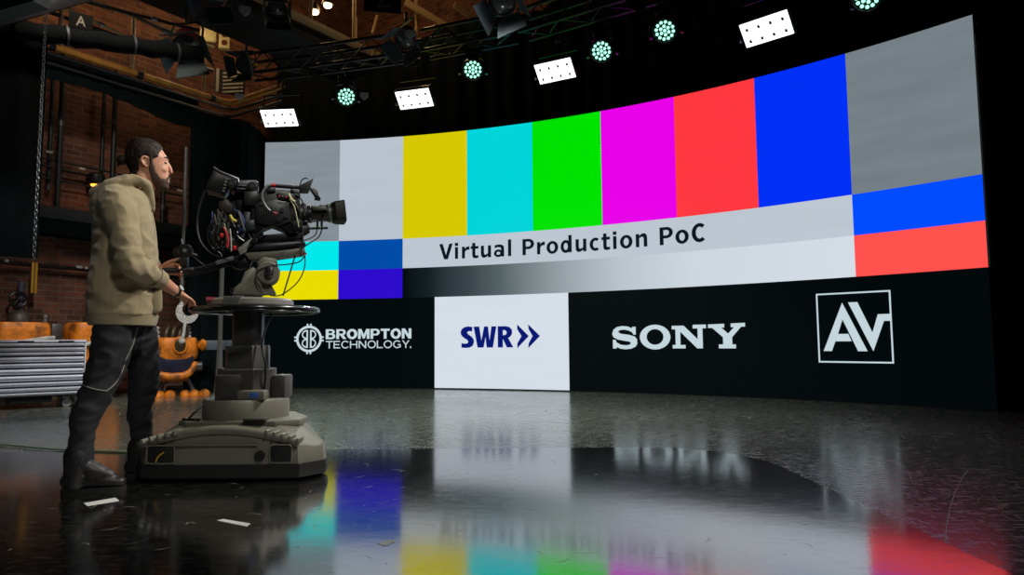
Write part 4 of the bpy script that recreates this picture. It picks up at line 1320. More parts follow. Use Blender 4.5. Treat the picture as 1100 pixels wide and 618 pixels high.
# boots
for A_, turn, nm in ((NA, -.25, 'near'), (FA, .1, 'far')):
    gz = GZ
    bo = MB(); c = V((A_.x, A_.y, gz))
    Rz = Matrix.Rotation(turn, 3, 'Z')

    def bp_(x, y, z): return c + Rz @ V((x, y, z))
    bo.limb([bp_(-.01, 0, A_.z + .03), bp_(-.01, 0, .12), bp_(-.015, 0, .06)], [.066, .062, .056], n=18)
    bo.limb([bp_(-.05, 0, .058), bp_(.05, 0, .06), bp_(.13, .0, .052), bp_(.19, 0, .045)], [(.036, .04), (.042, .042), (.046, .034), (.04, .026)], n=18, ref=Rz @ Y3)
    bo.limb([bp_(.0, 0, .14), bp_(.06, 0, .105), bp_(.13, 0, .075)], [.055, .05, .038], n=14)
    o = organic(bo, 'boot', BOOT, man, .006, 2, lambda q, n_: noise.noise(q * 40) * .002)
    so = []
    for k in range(28):
        t = 2 * pi * k / 28
        x = .068 + .15 * math.cos(t); w = .042 * (1 + .12 * math.cos(t))
        so.append((x, w * math.copysign(abs(math.sin(t)) ** .7, math.sin(t))))
    mb = MB(); ring_loft(mb, [[bp_(p[0], p[1], z) for p in so] for z in (.0, .012, .026)]); mb.build('sole', RUBBER, o)
    mb = MB()
    for k in range(4):
        x = .035 + .025 * k; z = .135 - .018 * k
        mb.tube(catmull([bp_(x, -.032, z - .015), bp_(x + .006, 0, z + .004), bp_(x, .032, z - .015)], 4), .0035, n=6)
    mb.build('laces', mat('lace_grey', (48, 48, 48), .8), o)

# watch on the right wrist
wq = RCU.lerp(RWR, .92)
mb = MB(); wr = [wq + dR * 0 + (dR.orthogonal().normalized() * math.cos(a) * .031 + dR.cross(dR.orthogonal().normalized()) * math.sin(a) * .031) for a in [2 * pi * i / 24 for i in range(24)]]
mb.tube(wr, [(.009, .003)] * 24, n=8, closed=True, ref=dR); wt = mb.build('watch', mat('watch_band', (40, 40, 42), .4, .5), man)
wn = V((.2, -.75, .6)); wn = (wn - dR * wn.dot(dR)).normalized()
mb = MB(); mb.cyl(wq + wn * .03, wq + wn * .039, .017, n=20); mb.build('watch_case', STEEL, wt)

# ------------------------------------------------------------------ tool chest on castors
TP = [ground(17, 440), ground(72, 437)]
td = (TP[1] - TP[0]).normalized(); ta = math.atan2(td.y, td.x)
tr = at(89.5, 424, 8.42); TO = V((tr.x, tr.y, 0))
tool = thing('tool_chest', 'wide silver tool chest with flat drawers on castors at left', 'tool chest', TO, ta)
SILV = mat('tool_silver', (196, 199, 214), .35, .1, var=.05)
TW = 1.75; TZ0, TZ1 = .14, .79
mb = MB(); mb.box((-TW / 2, .3, (TZ0 + TZ1) / 2), (TW, .6, TZ1 - TZ0), bevel=.008); mb.build('cabinet', mat('chest_dark', (34, 36, 46), .5), tool)
mb = MB(); mb.box((-TW / 2, .3, TZ1 + .012), (TW + .02, .63, .03), bevel=.008); mb.build('top_tray', SILV, tool)
mb = MB(); mb.box((.004, .3, (TZ0 + TZ1) / 2), (.012, .61, TZ1 - TZ0), bevel=.003); mb.build('side_panel', mat('chest_white', (196, 198, 200), .4), tool)
hs = [.045, .058, .045, .075, .062, .075, .075, .062, .058, .045]
z = TZ1 - .012
sm = sum(hs); kf = (TZ1 - TZ0 - .02) / sm
for i, h in enumerate(hs):
    h *= kf
    mb = MB(); mb.box((-TW / 2, -.006, z - h / 2), (TW - .02, .022, h - .022), bevel=.003); d = mb.build('drawer', SILV, tool)
    mb = MB(); mb.prism([(0, 0), (-.022, .004), (-.026, .016), (-.012, .02), (0, .018)], (-TW + .02, -.016, z - h * .5), (0, 1, 0), Z3, (TW - .04, 0, 0)); mb.build('drawer_handle', mat('handle_bright', (226, 229, 236), .3, .1), d)
    z -= h
for x in (-.2, -1.15, -.95 + .35):
    mb = MB(); mb.box((x, -.012, TZ1 + .008), (.16, .02, .018), bevel=.004); mb.build('latch', DARKSTEEL, tool)
mb = MB(); mb.box((-1.42, -.022, (TZ0 + TZ1) / 2), (.035, .012, TZ1 - TZ0), bevel=.003); mb.build('lock_bar', mat('bar_grey', (96, 100, 112), .4), tool)
for x in (-.16, -.95, -1.6):
    for y in (.1, .5):
        mb = MB(); mb.tube([(x, y - .018, .052), (x, y + .018, .052)], .05, n=20); w = mb.build('castor', mat('castor_grey', (120, 126, 126), .4), tool)
        mb = MB(); mb.tube([(x, y - .02, .052), (x, y + .02, .052)], .02, n=12); mb.box((x, y, .12), (.07, .05, .02), bevel=.004); mb.box((x - .0, y - .027, .085), (.03, .006, .07)); mb.box((x, y + .027, .085), (.03, .006, .07)); mb.build('castor_fork', STEEL, w)
mb = MB(); mb.box((-.52, .3, .10), (.42, .4, .06), bevel=.01); mb.build('battery_box', BLACK, tool)

# ------------------------------------------------------------------ orange prop robots
ORG = mat('weathered_orange', (228, 132, 28), .5, var=.45, scale=9, bump=.2)
nt = ORG.node_tree; pb_ = nt.nodes['Principled BSDF']
tc_ = nt.nodes.new('ShaderNodeTexCoord'); n_ = nt.nodes.new('ShaderNodeTexNoise'); n_.inputs['Scale'].default_value = 5.5; n_.inputs['Detail'].default_value = 7
r_ = nt.nodes.new('ShaderNodeMapRange'); r_.inputs[1].default_value = .53; r_.inputs[2].default_value = .66; r_.inputs[3].default_value = 0; r_.inputs[4].default_value = .8
m_ = nt.nodes.new('ShaderNodeMix'); m_.data_type = 'RGBA'; m_.inputs[7].default_value = (*lin((84, 52, 34)), 1)
src = pb_.inputs['Base Color'].links[0].from_socket
nt.links.new(tc_.outputs['Object'], n_.inputs['Vector']); nt.links.new(n_.outputs['Fac'], r_.inputs[0]); nt.links.new(r_.outputs[0], m_.inputs[0])
nt.links.new(src, m_.inputs[6]); nt.links.new(m_.outputs[2], pb_.inputs['Base Color'])
ORGD = mat('orange_dark', (150, 78, 26), .6, var=.4, scale=8)
WHITEM = mat('dirty_white', (196, 198, 196), .6, var=.3, scale=14)
BRZ = mat('dark_bronze', (78, 64, 46), .4, .5, var=.3)
GUN = mat('gun_grey', (84, 84, 84), .45, .5)


def robot(name, label, loc, rz, group):
    r = thing(name, label, 'robot prop', loc, rz, group); r.scale = (.8, .86, 1)
    # x to the robot's left in the picture (right), y away, z up
    mb = MB()
    prof = [(.0, 0.52), (.30, .52), (.36, .56), (.38, .66), (.36, .78), (.30, .84), (.0, .85)]
    rings = []
    for s, z in ((.90, .53), (1.0, .58), (1.03, .68), (1.0, .78), (.93, .83), (.86, .85)):
        rings.append([V((.36 * s * math.copysign(abs(math.cos(t)) ** .55, math.cos(t)), .26 * s * math.copysign(abs(math.sin(t)) ** .6, math.sin(t)), z)) for t in [2 * pi * k / 40 for k in range(40)]])
    ring_loft(mb, rings); sh = mb.build('shell', ORG, r)
    c = V((.06, -.27, .74))
    mb = MB(); mb.tube([c + V((0, .03, 0)), c + V((0, -.03, 0)), c + V((0, -.04, 0))], [.13, .125, .10], n=28); mb.build('boss', ORG, sh)
    mb = MB(); mb.tube([c + V((0, -.03, 0)), c + V((0, -.055, 0)), c + V((0, -.065, 0))], [.095, .09, .06], n=24); d = mb.build('wheel', BRZ, sh)
    mb = MB(); mb.ball(c + V((.0, -.068, .0)), (.022, .014, .022)); mb.build('hub', GUN, d)
    # mouth
    mb = MB(); q = [(-.31, .62), (-.16, .575), (0, .56), (.12, .575), (.26, .63), (.30, .52), (.27, .40), (.2, .33), (-.24, .32), (-.31, .40)]
    mb.prism(q, (0, -.235, 0), X3, Z3, (0, .3, 0), bevel=.02); mb.build('mouth', mat('mouth_navy', (34, 38, 62), .35, var=.3), r)
    # lower jaw bar
    mb = MB(); jp = [(-.32, -.22, .40), (-.28, -.27, .33), (-.1, -.29, .295), (.12, -.29, .30), (.25, -.27, .36), (.31, -.24, .46)]
    mb.limb(jp, [.045, .05, .052, .052, .05, .045], n=14, k=5); mb.build('jaw', ORG, r)
    mb = MB(); mb.box((-.02, -.05, .27), (.46, .32, .1), bevel=.03); mb.build('belly', ORGD, r)
    mb = MB(); mb.tube([(.30, -.2, .43), (.33, -.2, .43), (.43, -.2, .43), (.44, -.2, .43)], [.06, .068, .068, .055], n=20); mb.build('hip_motor', GUN, r)
    # speckled crescent on its white stem
    cpts = [(.19 * math.cos(math.radians(a)), .17 * math.sin(math.radians(a))) for a in range(120, 361, 10)] + [(.025 + .11 * math.cos(math.radians(a)), .035 + .095 * math.sin(math.radians(a))) for a in range(350, 129, -10)]
    mb = MB(); mb.prism(cpts, (.16, -.34, 1.22), X3, Z3, (0, .035, 0)); mb.build('crescent', mat('speckled_white', (196, 198, 196), .5, var=.6, scale=38), r)
    mb = MB(); mb.tube([(.085, -.34, .80), (.11, -.34, .9), (.13, -.33, 1.07)], .028, n=10); mb.ball((.085, -.345, .80), (.055, .035, .045)); mb.build('crescent_stem', WHITEM, r)
    # legs and toes
    for x, y in ((-.27, -.02), (.3, -.02)):
        mb = MB(); mb.tube([(x * .55, y, .27), (x * .8, y, .17), (x, y - .02, .05)], [.045, .04, .05], n=12); mb.tube([(x, y, .02), (x, y, .07)], [.13, .09], n=18); lg = mb.build('leg', GUN, r)
        for k, (dx, dy) in enumerate(((-.13, -.13), (.02, -.17), (.19, -.08))):
            mb = MB(); tz = [(1, 0), (1.0, .025), (.85, .06), (.5, .082), (.2, .088)]
            mb.lathe([(.095 * a, b_) for a, b_ in tz], Matrix.Translation((x + dx, y + dy, .0)) @ Matrix.Diagonal((1, 1.25, 1, 1)), n=20); mb.build('toe', ORG, lg)
    mb = MB(); mb.box((0, .0, .09), (.3, .2, .1), bevel=.02); mb.build('undercarriage', BLACKMETAL, r)
    # ribbed hoses on top
    for k in range(4):
        mb = MB(); x = -.19 + .11 * k
        mb.tube([(x + .04 * math.sin(a), -.05 + .1 * math.cos(a), (.84 + .15 * math.sin(a))) for a in [pi * i / 12 for i in range(13)]], .05, n=12); mb.build('hose', BRZ, r)
    for x, h in ((-.34, .17), (.17, .15)):
        mb = MB(); mb.lathe([(.06, .82), (.075, .86), (.05, .89), (.07, .92), (.045, .95), (.06, .82 + h), (.03, .84 + h)], Matrix.Translation((x, -.1, 0)), n=18); mb.build('valve', WHITEM, r)
    # shoulder cone with its grey blade
    mb = MB(); mb.tube([(.36, -.15, .74), (.43, -.17, .74), (.50, -.18, .74)], [.045, .09, .055], n=16); a_ = mb.build('shoulder', ORG, r)
    mb = MB(); mb.box((.72, -.18, .735), (.46, .04, .14), bevel=.008); mb.build('blade', mat('blade_blue_grey', (92, 106, 118), .45), a_)
    return r


RP = ground(189, 426)
ra = math.atan2(-RP.x, RP.y) * 1.0
RZ = math.atan2(RP.y, RP.x) - pi / 2
rob = robot('prop_robot', 'orange weathered prop robot with dark mouth standing behind the pedestal', (RP.x - .065, RP.y + .1, 0), RZ, 'orange prop robots')
# second lookalikes behind the tool chest, of which only the top shows
def robot_head(label, loc, rz):
    r = thing('prop_robot', label, 'robot prop', loc, rz, 'orange prop robots')
    mb = MB(); ring_loft(mb, [[V((.33 * s * math.copysign(abs(math.cos(t)) ** .4, math.cos(t)), .28 * s * math.copysign(abs(math.sin(t)) ** .4, math.sin(t)), z)) for t in [2 * pi * k / 36 for k in range(36)]] for s, z in ((.8, .2), (.98, .3), (1, .6), (1, .95), (.97, 1.03), (.9, 1.06))]); mb.build('shell', ORG, r)
    mb = MB(); mb.lathe([(.14, 1.055), (.14, 1.09), (.13, 1.15), (.1, 1.2), (.05, 1.225), (.02, 1.23)], n=24); mb.build('dome', mat('dome_grey', (70, 64, 60), .5, .3, var=.3), r)
    mb = MB(); mb.tube(catmull([(-.33, -.3, .74), (-.1, -.32, .78), (.2, -.31, .84), (.33, -.29, .85)], 5), .03, n=10); mb.build('trim', WHITEM, r)
    mb = MB(); mb.box((.38, -.1, .9), (.14, .3, .3), bevel=.03); mb.build('side_box', GUN, r)
    mb = MB(); mb.box((.0, -.0, .16), (.5, .45, .1), bevel=.03); mb.build('belly', ORGD, r)
    mb = MB(); mb.tube([(.25, -.18, 1.04), (.25, -.18, 1.12)], .02, n=8); mb.ball((.25, -.18, 1.14), .03); mb.build('sensor', mat('sensor_pale', (110, 112, 108), .4), r)
    for x in (-.2, .2):
        mb = MB(); mb.tube([(x, 0, 0.0), (x, 0, .14)], [.13, .09], n=16); mb.build('leg', GUN, r)
    return r


p = at(20, 350, 9.15); robot_head('orange domed robot top showing above the left end of the tool chest', (p.x, p.y, 0), .9)
p = at(101, 350, 9.6); robot_head('orange domed robot top showing between the tool chest and the person', (p.x, p.y, 0), .9)
# ------------------------------------------------------------------ things on and before the brick wall
def wallpt(px, py, off):
    """point on the plane parallel to the left wall, off metres in front of it"""
    r = ray(px, py); c0 = V((0, 0, CAMH)); base = CORNER + WN * off
    t = (base - c0).dot(WN) / r.dot(WN)
    return c0 + r * t


TEAL = mat('dark_teal_steel', (20, 32, 34), .5, var=.2)
p0, p1 = wallpt(-30, 230, .25), wallpt(205, 230, .25)
z0, z1 = wallpt(60, 254, .25).z, wallpt(60, 224.5, .25).z
d = (p1 - p0); d.z = 0
o = thing('wall_beam', 'deep dark steel ledge running along the brick wall behind the person', 'beam', (p0.x, p0.y, (z0 + z1) / 2), wa)
mb = MB(); mb.box((d.length / 2, .0, 0), (d.length, .3, z1 - z0), bevel=.01); mb.build('web', DRAPE, o)
mb = MB(); mb.box((d.length / 2, -.16, (z1 - z0) * .28), (d.length, .03, (z1 - z0) * .44), bevel=.005); mb.build('flange', TEAL, o)
rl = thing('wall_rail', 'dark steel rail with small clips low on the brick wall', 'rail', (0, 0, 0))
p0, p1 = wallpt(-30, 279, .15), wallpt(210, 300, .15)
mb = MB(); mb.tube([p0, p1], [(.03, .05)] * 2, n=8, ref=(0, 0, 1)); mb.build('rail_bar', DARKSTEEL, rl)
for x, y in ((7, 280.3), (84, 287), (87, 287.3), (93, 288)):
    mb = MB(); mb.box(wallpt(x, y, .22), (.04, .04, .04), bevel=.008); mb.build('clip', mat('clip_white', (180, 180, 176), .4), rl)
mb = MB(); a, b_ = wallpt(37, 282, .3), wallpt(36.5, 315, .3)
mb.box((a + b_) / 2, (.075, .012, a.z - b_.z), rot=Matrix.Rotation(wa, 3, 'Z'), bevel=.003); ys = mb.build('strap', mat('yellow_strap', (188, 140, 20), .6))
mb = MB(); mb.box((a + b_) / 2 + WN * .008, (.012, .006, a.z - b_.z), rot=Matrix.Rotation(wa, 3, 'Z')); mb.build('strap_stripe', mat('strap_dark', (90, 62, 14), .6), ys)
tag(ys, 'yellow strap hanging from the rail above the tool chest', 'strap')
for i, (x0, y0, x1, y1, off, lab) in enumerate(((68, 55, 61.5, 236, .35, 'slim dark pole hanging at left before the brick wall, ending over the ledge'), (126, 70, 119, 215, .35, 'slim dark pole standing behind the head of the person'), (57, 60, 53, 205, .12, 'dark tube standing in for a pole shadow on the brick wall at far left'), (112, 95, 109, 195, .12, 'dark tube standing in for a pole shadow left of the hair bun'), (176, 205, 173, 250, .35, 'slim dark pole showing just before the face of the person'))):  # the two tubes flat on the bricks stand in for pole shadows
    a, b_ = wallpt(x0, y0, off), wallpt(x1, y1, off)
    b_ = V((a.x, a.y, b_.z)) if False else b_
    mid = (a + b_) / 2; a.x = b_.x = mid.x; a.y = b_.y = mid.y
    o = thing('pole_or_shadow', lab, 'pole', (mid.x, mid.y, b_.z), 0, 'poles by the brick wall')
    mb = MB(); mb.tube([(0, 0, 0), (0, 0, a.z - b_.z)], .036 if off > .2 else .03, n=12); mb.build('tube', TEAL, o)
    for z_ in (0, (a.z - b_.z) * .55):
        mb = MB(); mb.tube([(0, 0, z_), (0, 0, z_ + .08)], .041 if off > .2 else .035, n=12); mb.build('sleeve', GUN, o)
rods = thing('pole_rods', 'three thin horizontal rods with pale clamps across the brick wall', 'rods', (0, 0, 0))
for q in (((40, 168), (210, 205)), ((40, 176), (210, 214)), ((40, 190), (130, 206))):
    a, b_ = wallpt(*q[0], .2), wallpt(*q[1], .2)
    mb = MB(); mb.tube([a, b_], .015, n=8); mb.build('rod', TEAL, rods)
for x, y in ((53, 163.5), (65, 129), (88, 181.5), (193, 205)):
    mb = MB(); mb.box(wallpt(x, y, .28), (.085, .04, .035), rot=Matrix.Rotation(wa, 3, 'Z'), bevel=.008); mb.build('clamp', mat('clamp_pale', (190, 186, 170), .5), rods)
# bulkhead lamp behind the shoulder
p = wallpt(103, 193, .3)
bl_ = thing('bulkhead_lamp', 'small black wall lamp glowing amber behind the shoulder of the person', 'lamp', p, wa)
mb = MB(); mb.lathe([(.10, -.08), (.12, -.02), (.12, .06), (.07, .1), (.03, .11)], n=20); mb.build('lamp_shade', BLACK, bl_)
mb = MB(); mb.box((0, .15, .03), (.06, .25, .06), bevel=.01); mb.build('bracket', BLACK, bl_)
mb = MB(); mb.lathe([(.06, -.075), (.07, -.085), (.04, -.11), (.01, -.115)], n=16); mb.build('bulb', mat('amber_bulb', (255, 150, 40), .4, emit=(255, 140, 40), estr=6), bl_)
# chain and hook
a, b_ = at(47.5, 16, 6.55), at(38, 276, 6.55)
cx_, cy_ = (a.x + b_.x) / 2, 6.55
mb = MB(); z = b_.z; i = 0
while z < a.z:
    ax_ = X3 if i % 2 else Y3
    mb.tube([V((cx_, cy_, z)) + ax_ * .013 * math.cos(t) + Z3 * .026 * math.sin(t) for t in [2 * pi * k / 12 for k in range(12)]], .0045, n=6, closed=True)
    z += .04; i += 1
tag(mb.build('hoist_chain', mat('chain_steel', (92, 92, 92), .4, .7)), 'long steel hoist chain hanging in front of the left drape', 'chain')
p = wallpt(55, 258, .3)
hk = MB(); hk.tube(catmull([p + V((-.0, 0, .12)), p + V((0, 0, .03)), p + V((.02, .02, -.02)), p + V((.06, .05, -.0)), p + V((.09, .08, .05))], 5), .014, n=8)
hk.box(p + V((0, 0, .13)) - WN * .1, (.06, .2, .05), rot=Matrix.Rotation(wa, 3, 'Z'), bevel=.01)
tag(hk.build('wall_hook', DARKSTEEL), 'small steel hook under the dark ledge on the brick wall', 'hook')
# valve wheel on a pipe at far left
p = wallpt(17, 322, .14)
vw = thing('valve', 'black valve wheel under a short grey pipe at the far left wall', 'valve', p, wa)
mb = MB(); mb.tube([(.1 * math.cos(t), -.08, .1 * math.sin(t)) for t in [2 * pi * k / 24 for k in range(24)]], .016, n=8, closed=True)
for t in (0, 2 * pi / 3, 4 * pi / 3): mb.tube([(0, -.08, 0), (.1 * math.cos(t), -.08, .1 * math.sin(t))], .011, n=6)
mb.build('wheel', BLACKMETAL, vw)
mb = MB(); mb.tube([(.06, 0, -.3), (.06, 0, .26)], .045, n=14); mb.build('pipe', mat('pipe_grey', (92, 94, 110), .4, .4), vw)
mb = MB(); mb.tube([(0, -.08, 0), (0, .1, 0)], .02, n=8); mb.build('spindle', GUN, vw)
# slim stands before the corner drape
for x, yt, Y, lab, r in ((238.5, 285, 9.6, 'grey post with flared foot behind the pedestal column', .03),):
    t_ = at(x, yt, Y)
    o = thing('floor_stand', lab, 'stand', (t_.x, t_.y, 0))
    mb = MB(); mb.tube([(0, 0, .1), (0, 0, t_.z)], r, n=10); mb.build('upright', mat('stand_grey', (104, 106, 104), .45, .3), o)
    mb = MB(); mb.lathe([(.13, 0), (.13, .012), (.07, .06), (.05, .3), (r + .004, .75)] if r > .025 else [(.12, 0), (.12, .01), (.03, .03), (r + .003, .12)], n=18); mb.build('foot', mat('stand_grey', (104, 106, 104), .45, .3), o)

t_ = at(200, 158, 9.95); b_ = at(200, 331, 9.95)
o = thing('hanging_pole', 'thin grey pole hanging between the person and the camera', 'pole', (t_.x, t_.y, b_.z))
mb = MB(); mb.tube([(0, 0, 0), (0, 0, t_.z - b_.z)], .024, n=10); mb.build('tube', mat('stand_grey', (104, 106, 104), .45, .3), o)
mb = MB(); mb.tube([(0, 0, -.01), (0, 0, .05)], .028, n=10); mb.build('end_cap', BLACK, o)

# ------------------------------------------------------------------ gallery, pipes and signs overhead
BEIGE = mat('beige_paint', (176, 156, 116), .5, var=.15)
YEL = mat('ochre_pipe', (196, 138, 58), .5, var=.25, scale=6)
zc = 4.67
pts = [PIPEC - WD * 5 + Z3 * zc, PIPEC - WD * 1.5 + Z3 * zc, PIPEC - WD * .35 + Z3 * zc, PIPEC + V((.03, -.06, zc)), PIPEC + D2 * .3 + Z3 * zc, PIPEC + D2 * 1.35 + Z3 * zc]
o = thing('gallery_pipe', 'ochre pipe bending round the corner under the gallery', 'pipe', (0, 0, 0))
mb = MB(); mb.tube(catmull(pts, 8), .044, n=14); mb.build('tube', YEL, o)
for t in (1.45, .3, 2.6):
    c = PIPEC - WD * t + Z3 * zc; mb = MB(); mb.tube([c - WD * .04, c + WD * .04], .058, n=14); mb.build('clamp', BLACKMETAL, o)
o = thing('drape_track', 'pair of dark rails under the ochre pipe', 'track', (0, 0, 0))
for dz, dn in ((-.14, .1), (-.24, .02)):
    mb = MB(); mb.tube([p + V((0, 0, dz)) + WN * dn for p in catmull(pts, 8)], .022, n=8); mb.build('track_rail', DARKSTEEL, o)
gr = thing('gallery_railing', 'beige and dark handrail of the gallery above the left wall', 'railing', (0, 0, 0))
for z, dn, m in ((5.12, .0, BLACKMETAL), (5.5, .0, BEIGE), (5.34, -.5, BEIGE)):
    mb = MB(); mb.tube([PIPEC - WD * 5.2 + WN * dn + Z3 * z, PIPEC - WD * .3 + WN * dn + Z3 * z], .028, n=8); mb.build('handrail', m, gr)
for t in (.45, 1.56, 2.5, 3.5):
    mb = MB(); mb.tube([PIPEC - WD * t + Z3 * 4.72, PIPEC - WD * t + Z3 * 5.52], .03, n=8); mb.build('rail_post', BEIGE, gr)
for lab, (x0, y0), (x1, y1), Y0, Y1, m in (('pale thin pole slanting above the dark rolled drape', (70, 8), (133, 38), 8.6, 9.2, BEIGE), ('dark scaffold pole slanting across the upper left bricks', (92, 2), (214, 33), 8.0, 8.9, BLACKMETAL), ('thin brown pole slanting down to the red spotlight', (135, 13), (207, 48), 8.9, 9.5, mat('pole_brown', (112, 96, 76), .5))):
    a, b_ = at(x0, y0, Y0), at(x1, y1, Y1)
    o = thing('scaffold_pole', lab, 'pole', (0, 0, 0))
    mb = MB(); mb.tube([a, b_], .022, n=8); mb.build('tube', m, o)
    mb = MB(); d_ = (b_ - a).normalized(); mb.tube([a.lerp(b_, .55), a.lerp(b_, .55) + d_ * .07], .034, n=10); mb.build('coupler', STEEL, o)
# the long rolled drape / duct at upper left
a, b_ = at(14, 31, 6.8), at(216, 59.5, 8.1)
mb = MB(); pp = [a.lerp(b_, i / 20) + V((0, 0, .012 * math.sin(i * 1.7))) for i in range(21)]
mb.tube(pp, [.1 + .008 * math.sin(i * 2.3) for i in range(21)], n=14)
o = mb.build('rolled_drape', mat('roll_black', (5, 8, 9), .9, var=.3, spec=.1)); tag(o, 'long dark rolled drape slung across the upper left', 'rolled drape')
for i in (5, 12, 17):
    mb = MB(); mb.tube([pp[i] - (b_ - a).normalized() * .012, pp[i] + (b_ - a).normalized() * .012], .111, n=14); mb.build('tie', mat('tie_grey', (40, 44, 46), .6), o)


def sign(ch, px, py, w, h, Y, lab, rx=0.0, rot=0.0):
    p = at(px, py, Y)
    o = thing('letter_board', lab, 'sign', p, math.atan2(p.y, p.x) - pi / 2)
    mb = MB(); mb.box((0, 0, 0), (w, .02, h), bevel=.004); bo = mb.build('board', mat('board_dark', (12, 11, 9), .9, spec=.1), o)
    vs, fs = fill(None, body=ch, bold=.01)
    vs = fit(vs, -w * .2, w * .2, -h * .32, h * .32)
    mb = MB(); mb.faces([(v.x * math.cos(rot) - v.y * math.sin(rot), -.0115, v.x * math.sin(rot) + v.y * math.cos(rot)) for v in vs], fs); mb.build('letter', mat('letter_pale', (96, 92, 78), .8), bo, smooth=False, recalc=False)


sign('A', 87, 23, .23, .18, 7.3, 'dark board with a pale letter A under the roof')
sign('Z', 411, 0, .46, .32, 8.2, 'dark board with a pale letter Z at the top edge', rot=.1)
# catwalk crossing to the back wall
CW = at(385, 50, 11.0); 
cwk = thing('catwalk', 'dark catwalk with pale toe board crossing under the roof', 'catwalk', (CW.x, CW.y, CW.z), wa)
mb = MB(); mb.box((-2.6, .5, -.16), (6.2, .95, .22), bevel=.02); mb.build('deck', mat('catwalk_black', (14, 16, 17), .8), cwk)
mb = MB(); mb.box((-2.6, -.01, .0), (6.2, .04, .12), bevel=.006); mb.build('toe_board', mat('toe_beige', (150, 132, 98), .6), cwk)
for x in (-.1, -1.0, -1.9):
    mb = MB(); mb.tube([(x, .0, .05), (x, .0, .9)], .03, n=8); mb.build('rail_post', BEIGE, cwk)
mb = MB(); mb.tube([(-5.5, 0, .9), (.5, 0, .9)], .028, n=8); mb.build('handrail', BLACKMETAL, cwk)
# high rail before the back wall
br = thing('back_railing', 'thin posts and rails before the lit back brickwork', 'railing', (0, 0, 0))
for i, (x, y0, y1) in enumerate(((308, 48, 70), (331.5, 58, 74), (382, 18, 58), (447, 0, 40), (590, -6, 14), (537, -6, 12))):
    a, b_ = at(x, y0, 12.9 if x < 460 else 12.4), at(x, y1, 12.9 if x < 460 else 12.4)
    mb = MB(); mb.tube([b_, V((b_.x, b_.y, a.z))], .032, n=8); mb.build('rail_post', BEIGE, br)
for q in (((240, 52), (296, 36)), ((292, 58), (318, 51)), ((405, 17), (400, 36))):
    a, b_ = at(*q[0], 12.9), at(*q[1], 12.8); mb = MB(); mb.tube([a, b_], .03, n=8); mb.build('brace', BEIGE, br)
for q in (((435, 2), (486, 32)), ((488, 5), (512, 22))):
    a, b_ = at(*q[0], 12.4), at(*q[1], 12.7); mb = MB(); mb.box((a + b_) / 2, ((b_ - a).length, .06, .12), rot=basis(b_ - a)); mb.build('brace', mat('toe_beige', (150, 132, 98), .6), br)
# wall cabinet with three round dials, and a louvre panel
def on_back(px, py, Y): return at(px, py, Y)


p = at(241, 39, 11.2)
o = thing('meter_panel', 'cream wall panel with three round red dials in the rafters', 'panel', p, math.atan2(p.y, p.x) - pi / 2)
mb = MB(); mb.box((0, 0, 0), (.17, .12, .46), bevel=.02); mb.build('panel', mat('cream_paint', (206, 196, 140), .5), o)
for k in (-1, 0, 1):
    mb = MB(); mb.tube([(0, -.055, .14 * k), (0, -.075, .14 * k)], .045, n=16); mb.build('dial', mat('dial_red', (92, 34, 26), .5), o)
mb = MB(); mb.box((-.25, .02, .02), (.26, .08, .3), bevel=.06); mb.build('cover', mat('cream_paint', (206, 196, 140), .5), o)
p = at(247, 88, 11.6)
o = thing('louvre_panel', 'pale slatted louvre panel behind the ochre pipe', 'panel', p, math.atan2(p.y, p.x) - pi / 2)
mb = MB(); mb.box((0, .03, 0), (.5, .03, .42)); mb.build('backing', BLACK, o)
mb = MB()
for k in range(6): mb.box((0.05, 0, -.17 + .068 * k), (.34, .03, .036), rot=Matrix.Rotation(-.2, 3, 'Y'), bevel=.004)
mb.box((-.2, 0, 0), (.05, .04, .42), bevel=.004); mb.build('slats', mat('slat_pale', (150, 150, 132), .6), o)
# dark sheet in the top left corner
a = [at(-40, 22, 5.8), at(36, 1, 5.8), at(40, -30, 5.8), at(-40, -30, 5.8)]
mb = MB(); mb.faces([x for x in a] + [x + V((-.1, .35, .1)) for x in a], [(0, 1, 2, 3), (7, 6, 5, 4), (0, 4, 5, 1), (1, 5, 6, 2), (2, 6, 7, 3), (3, 7, 4, 0)])
tag(mb.build('duct', mat('duct_teal', (14, 34, 34), .6), smooth=False), 'dark teal duct in the top left corner', 'duct')
a, b_ = at(-20, 26, 6.5), at(96, -6, 7.4)
mb = MB(); mb.box((a + b_) / 2, ((b_ - a).length, .12, .14), rot=basis(b_ - a), bevel=.01)
tag(mb.build('roof_beam', BLACKMETAL), 'slanting black roof beam at the top left', 'beam')

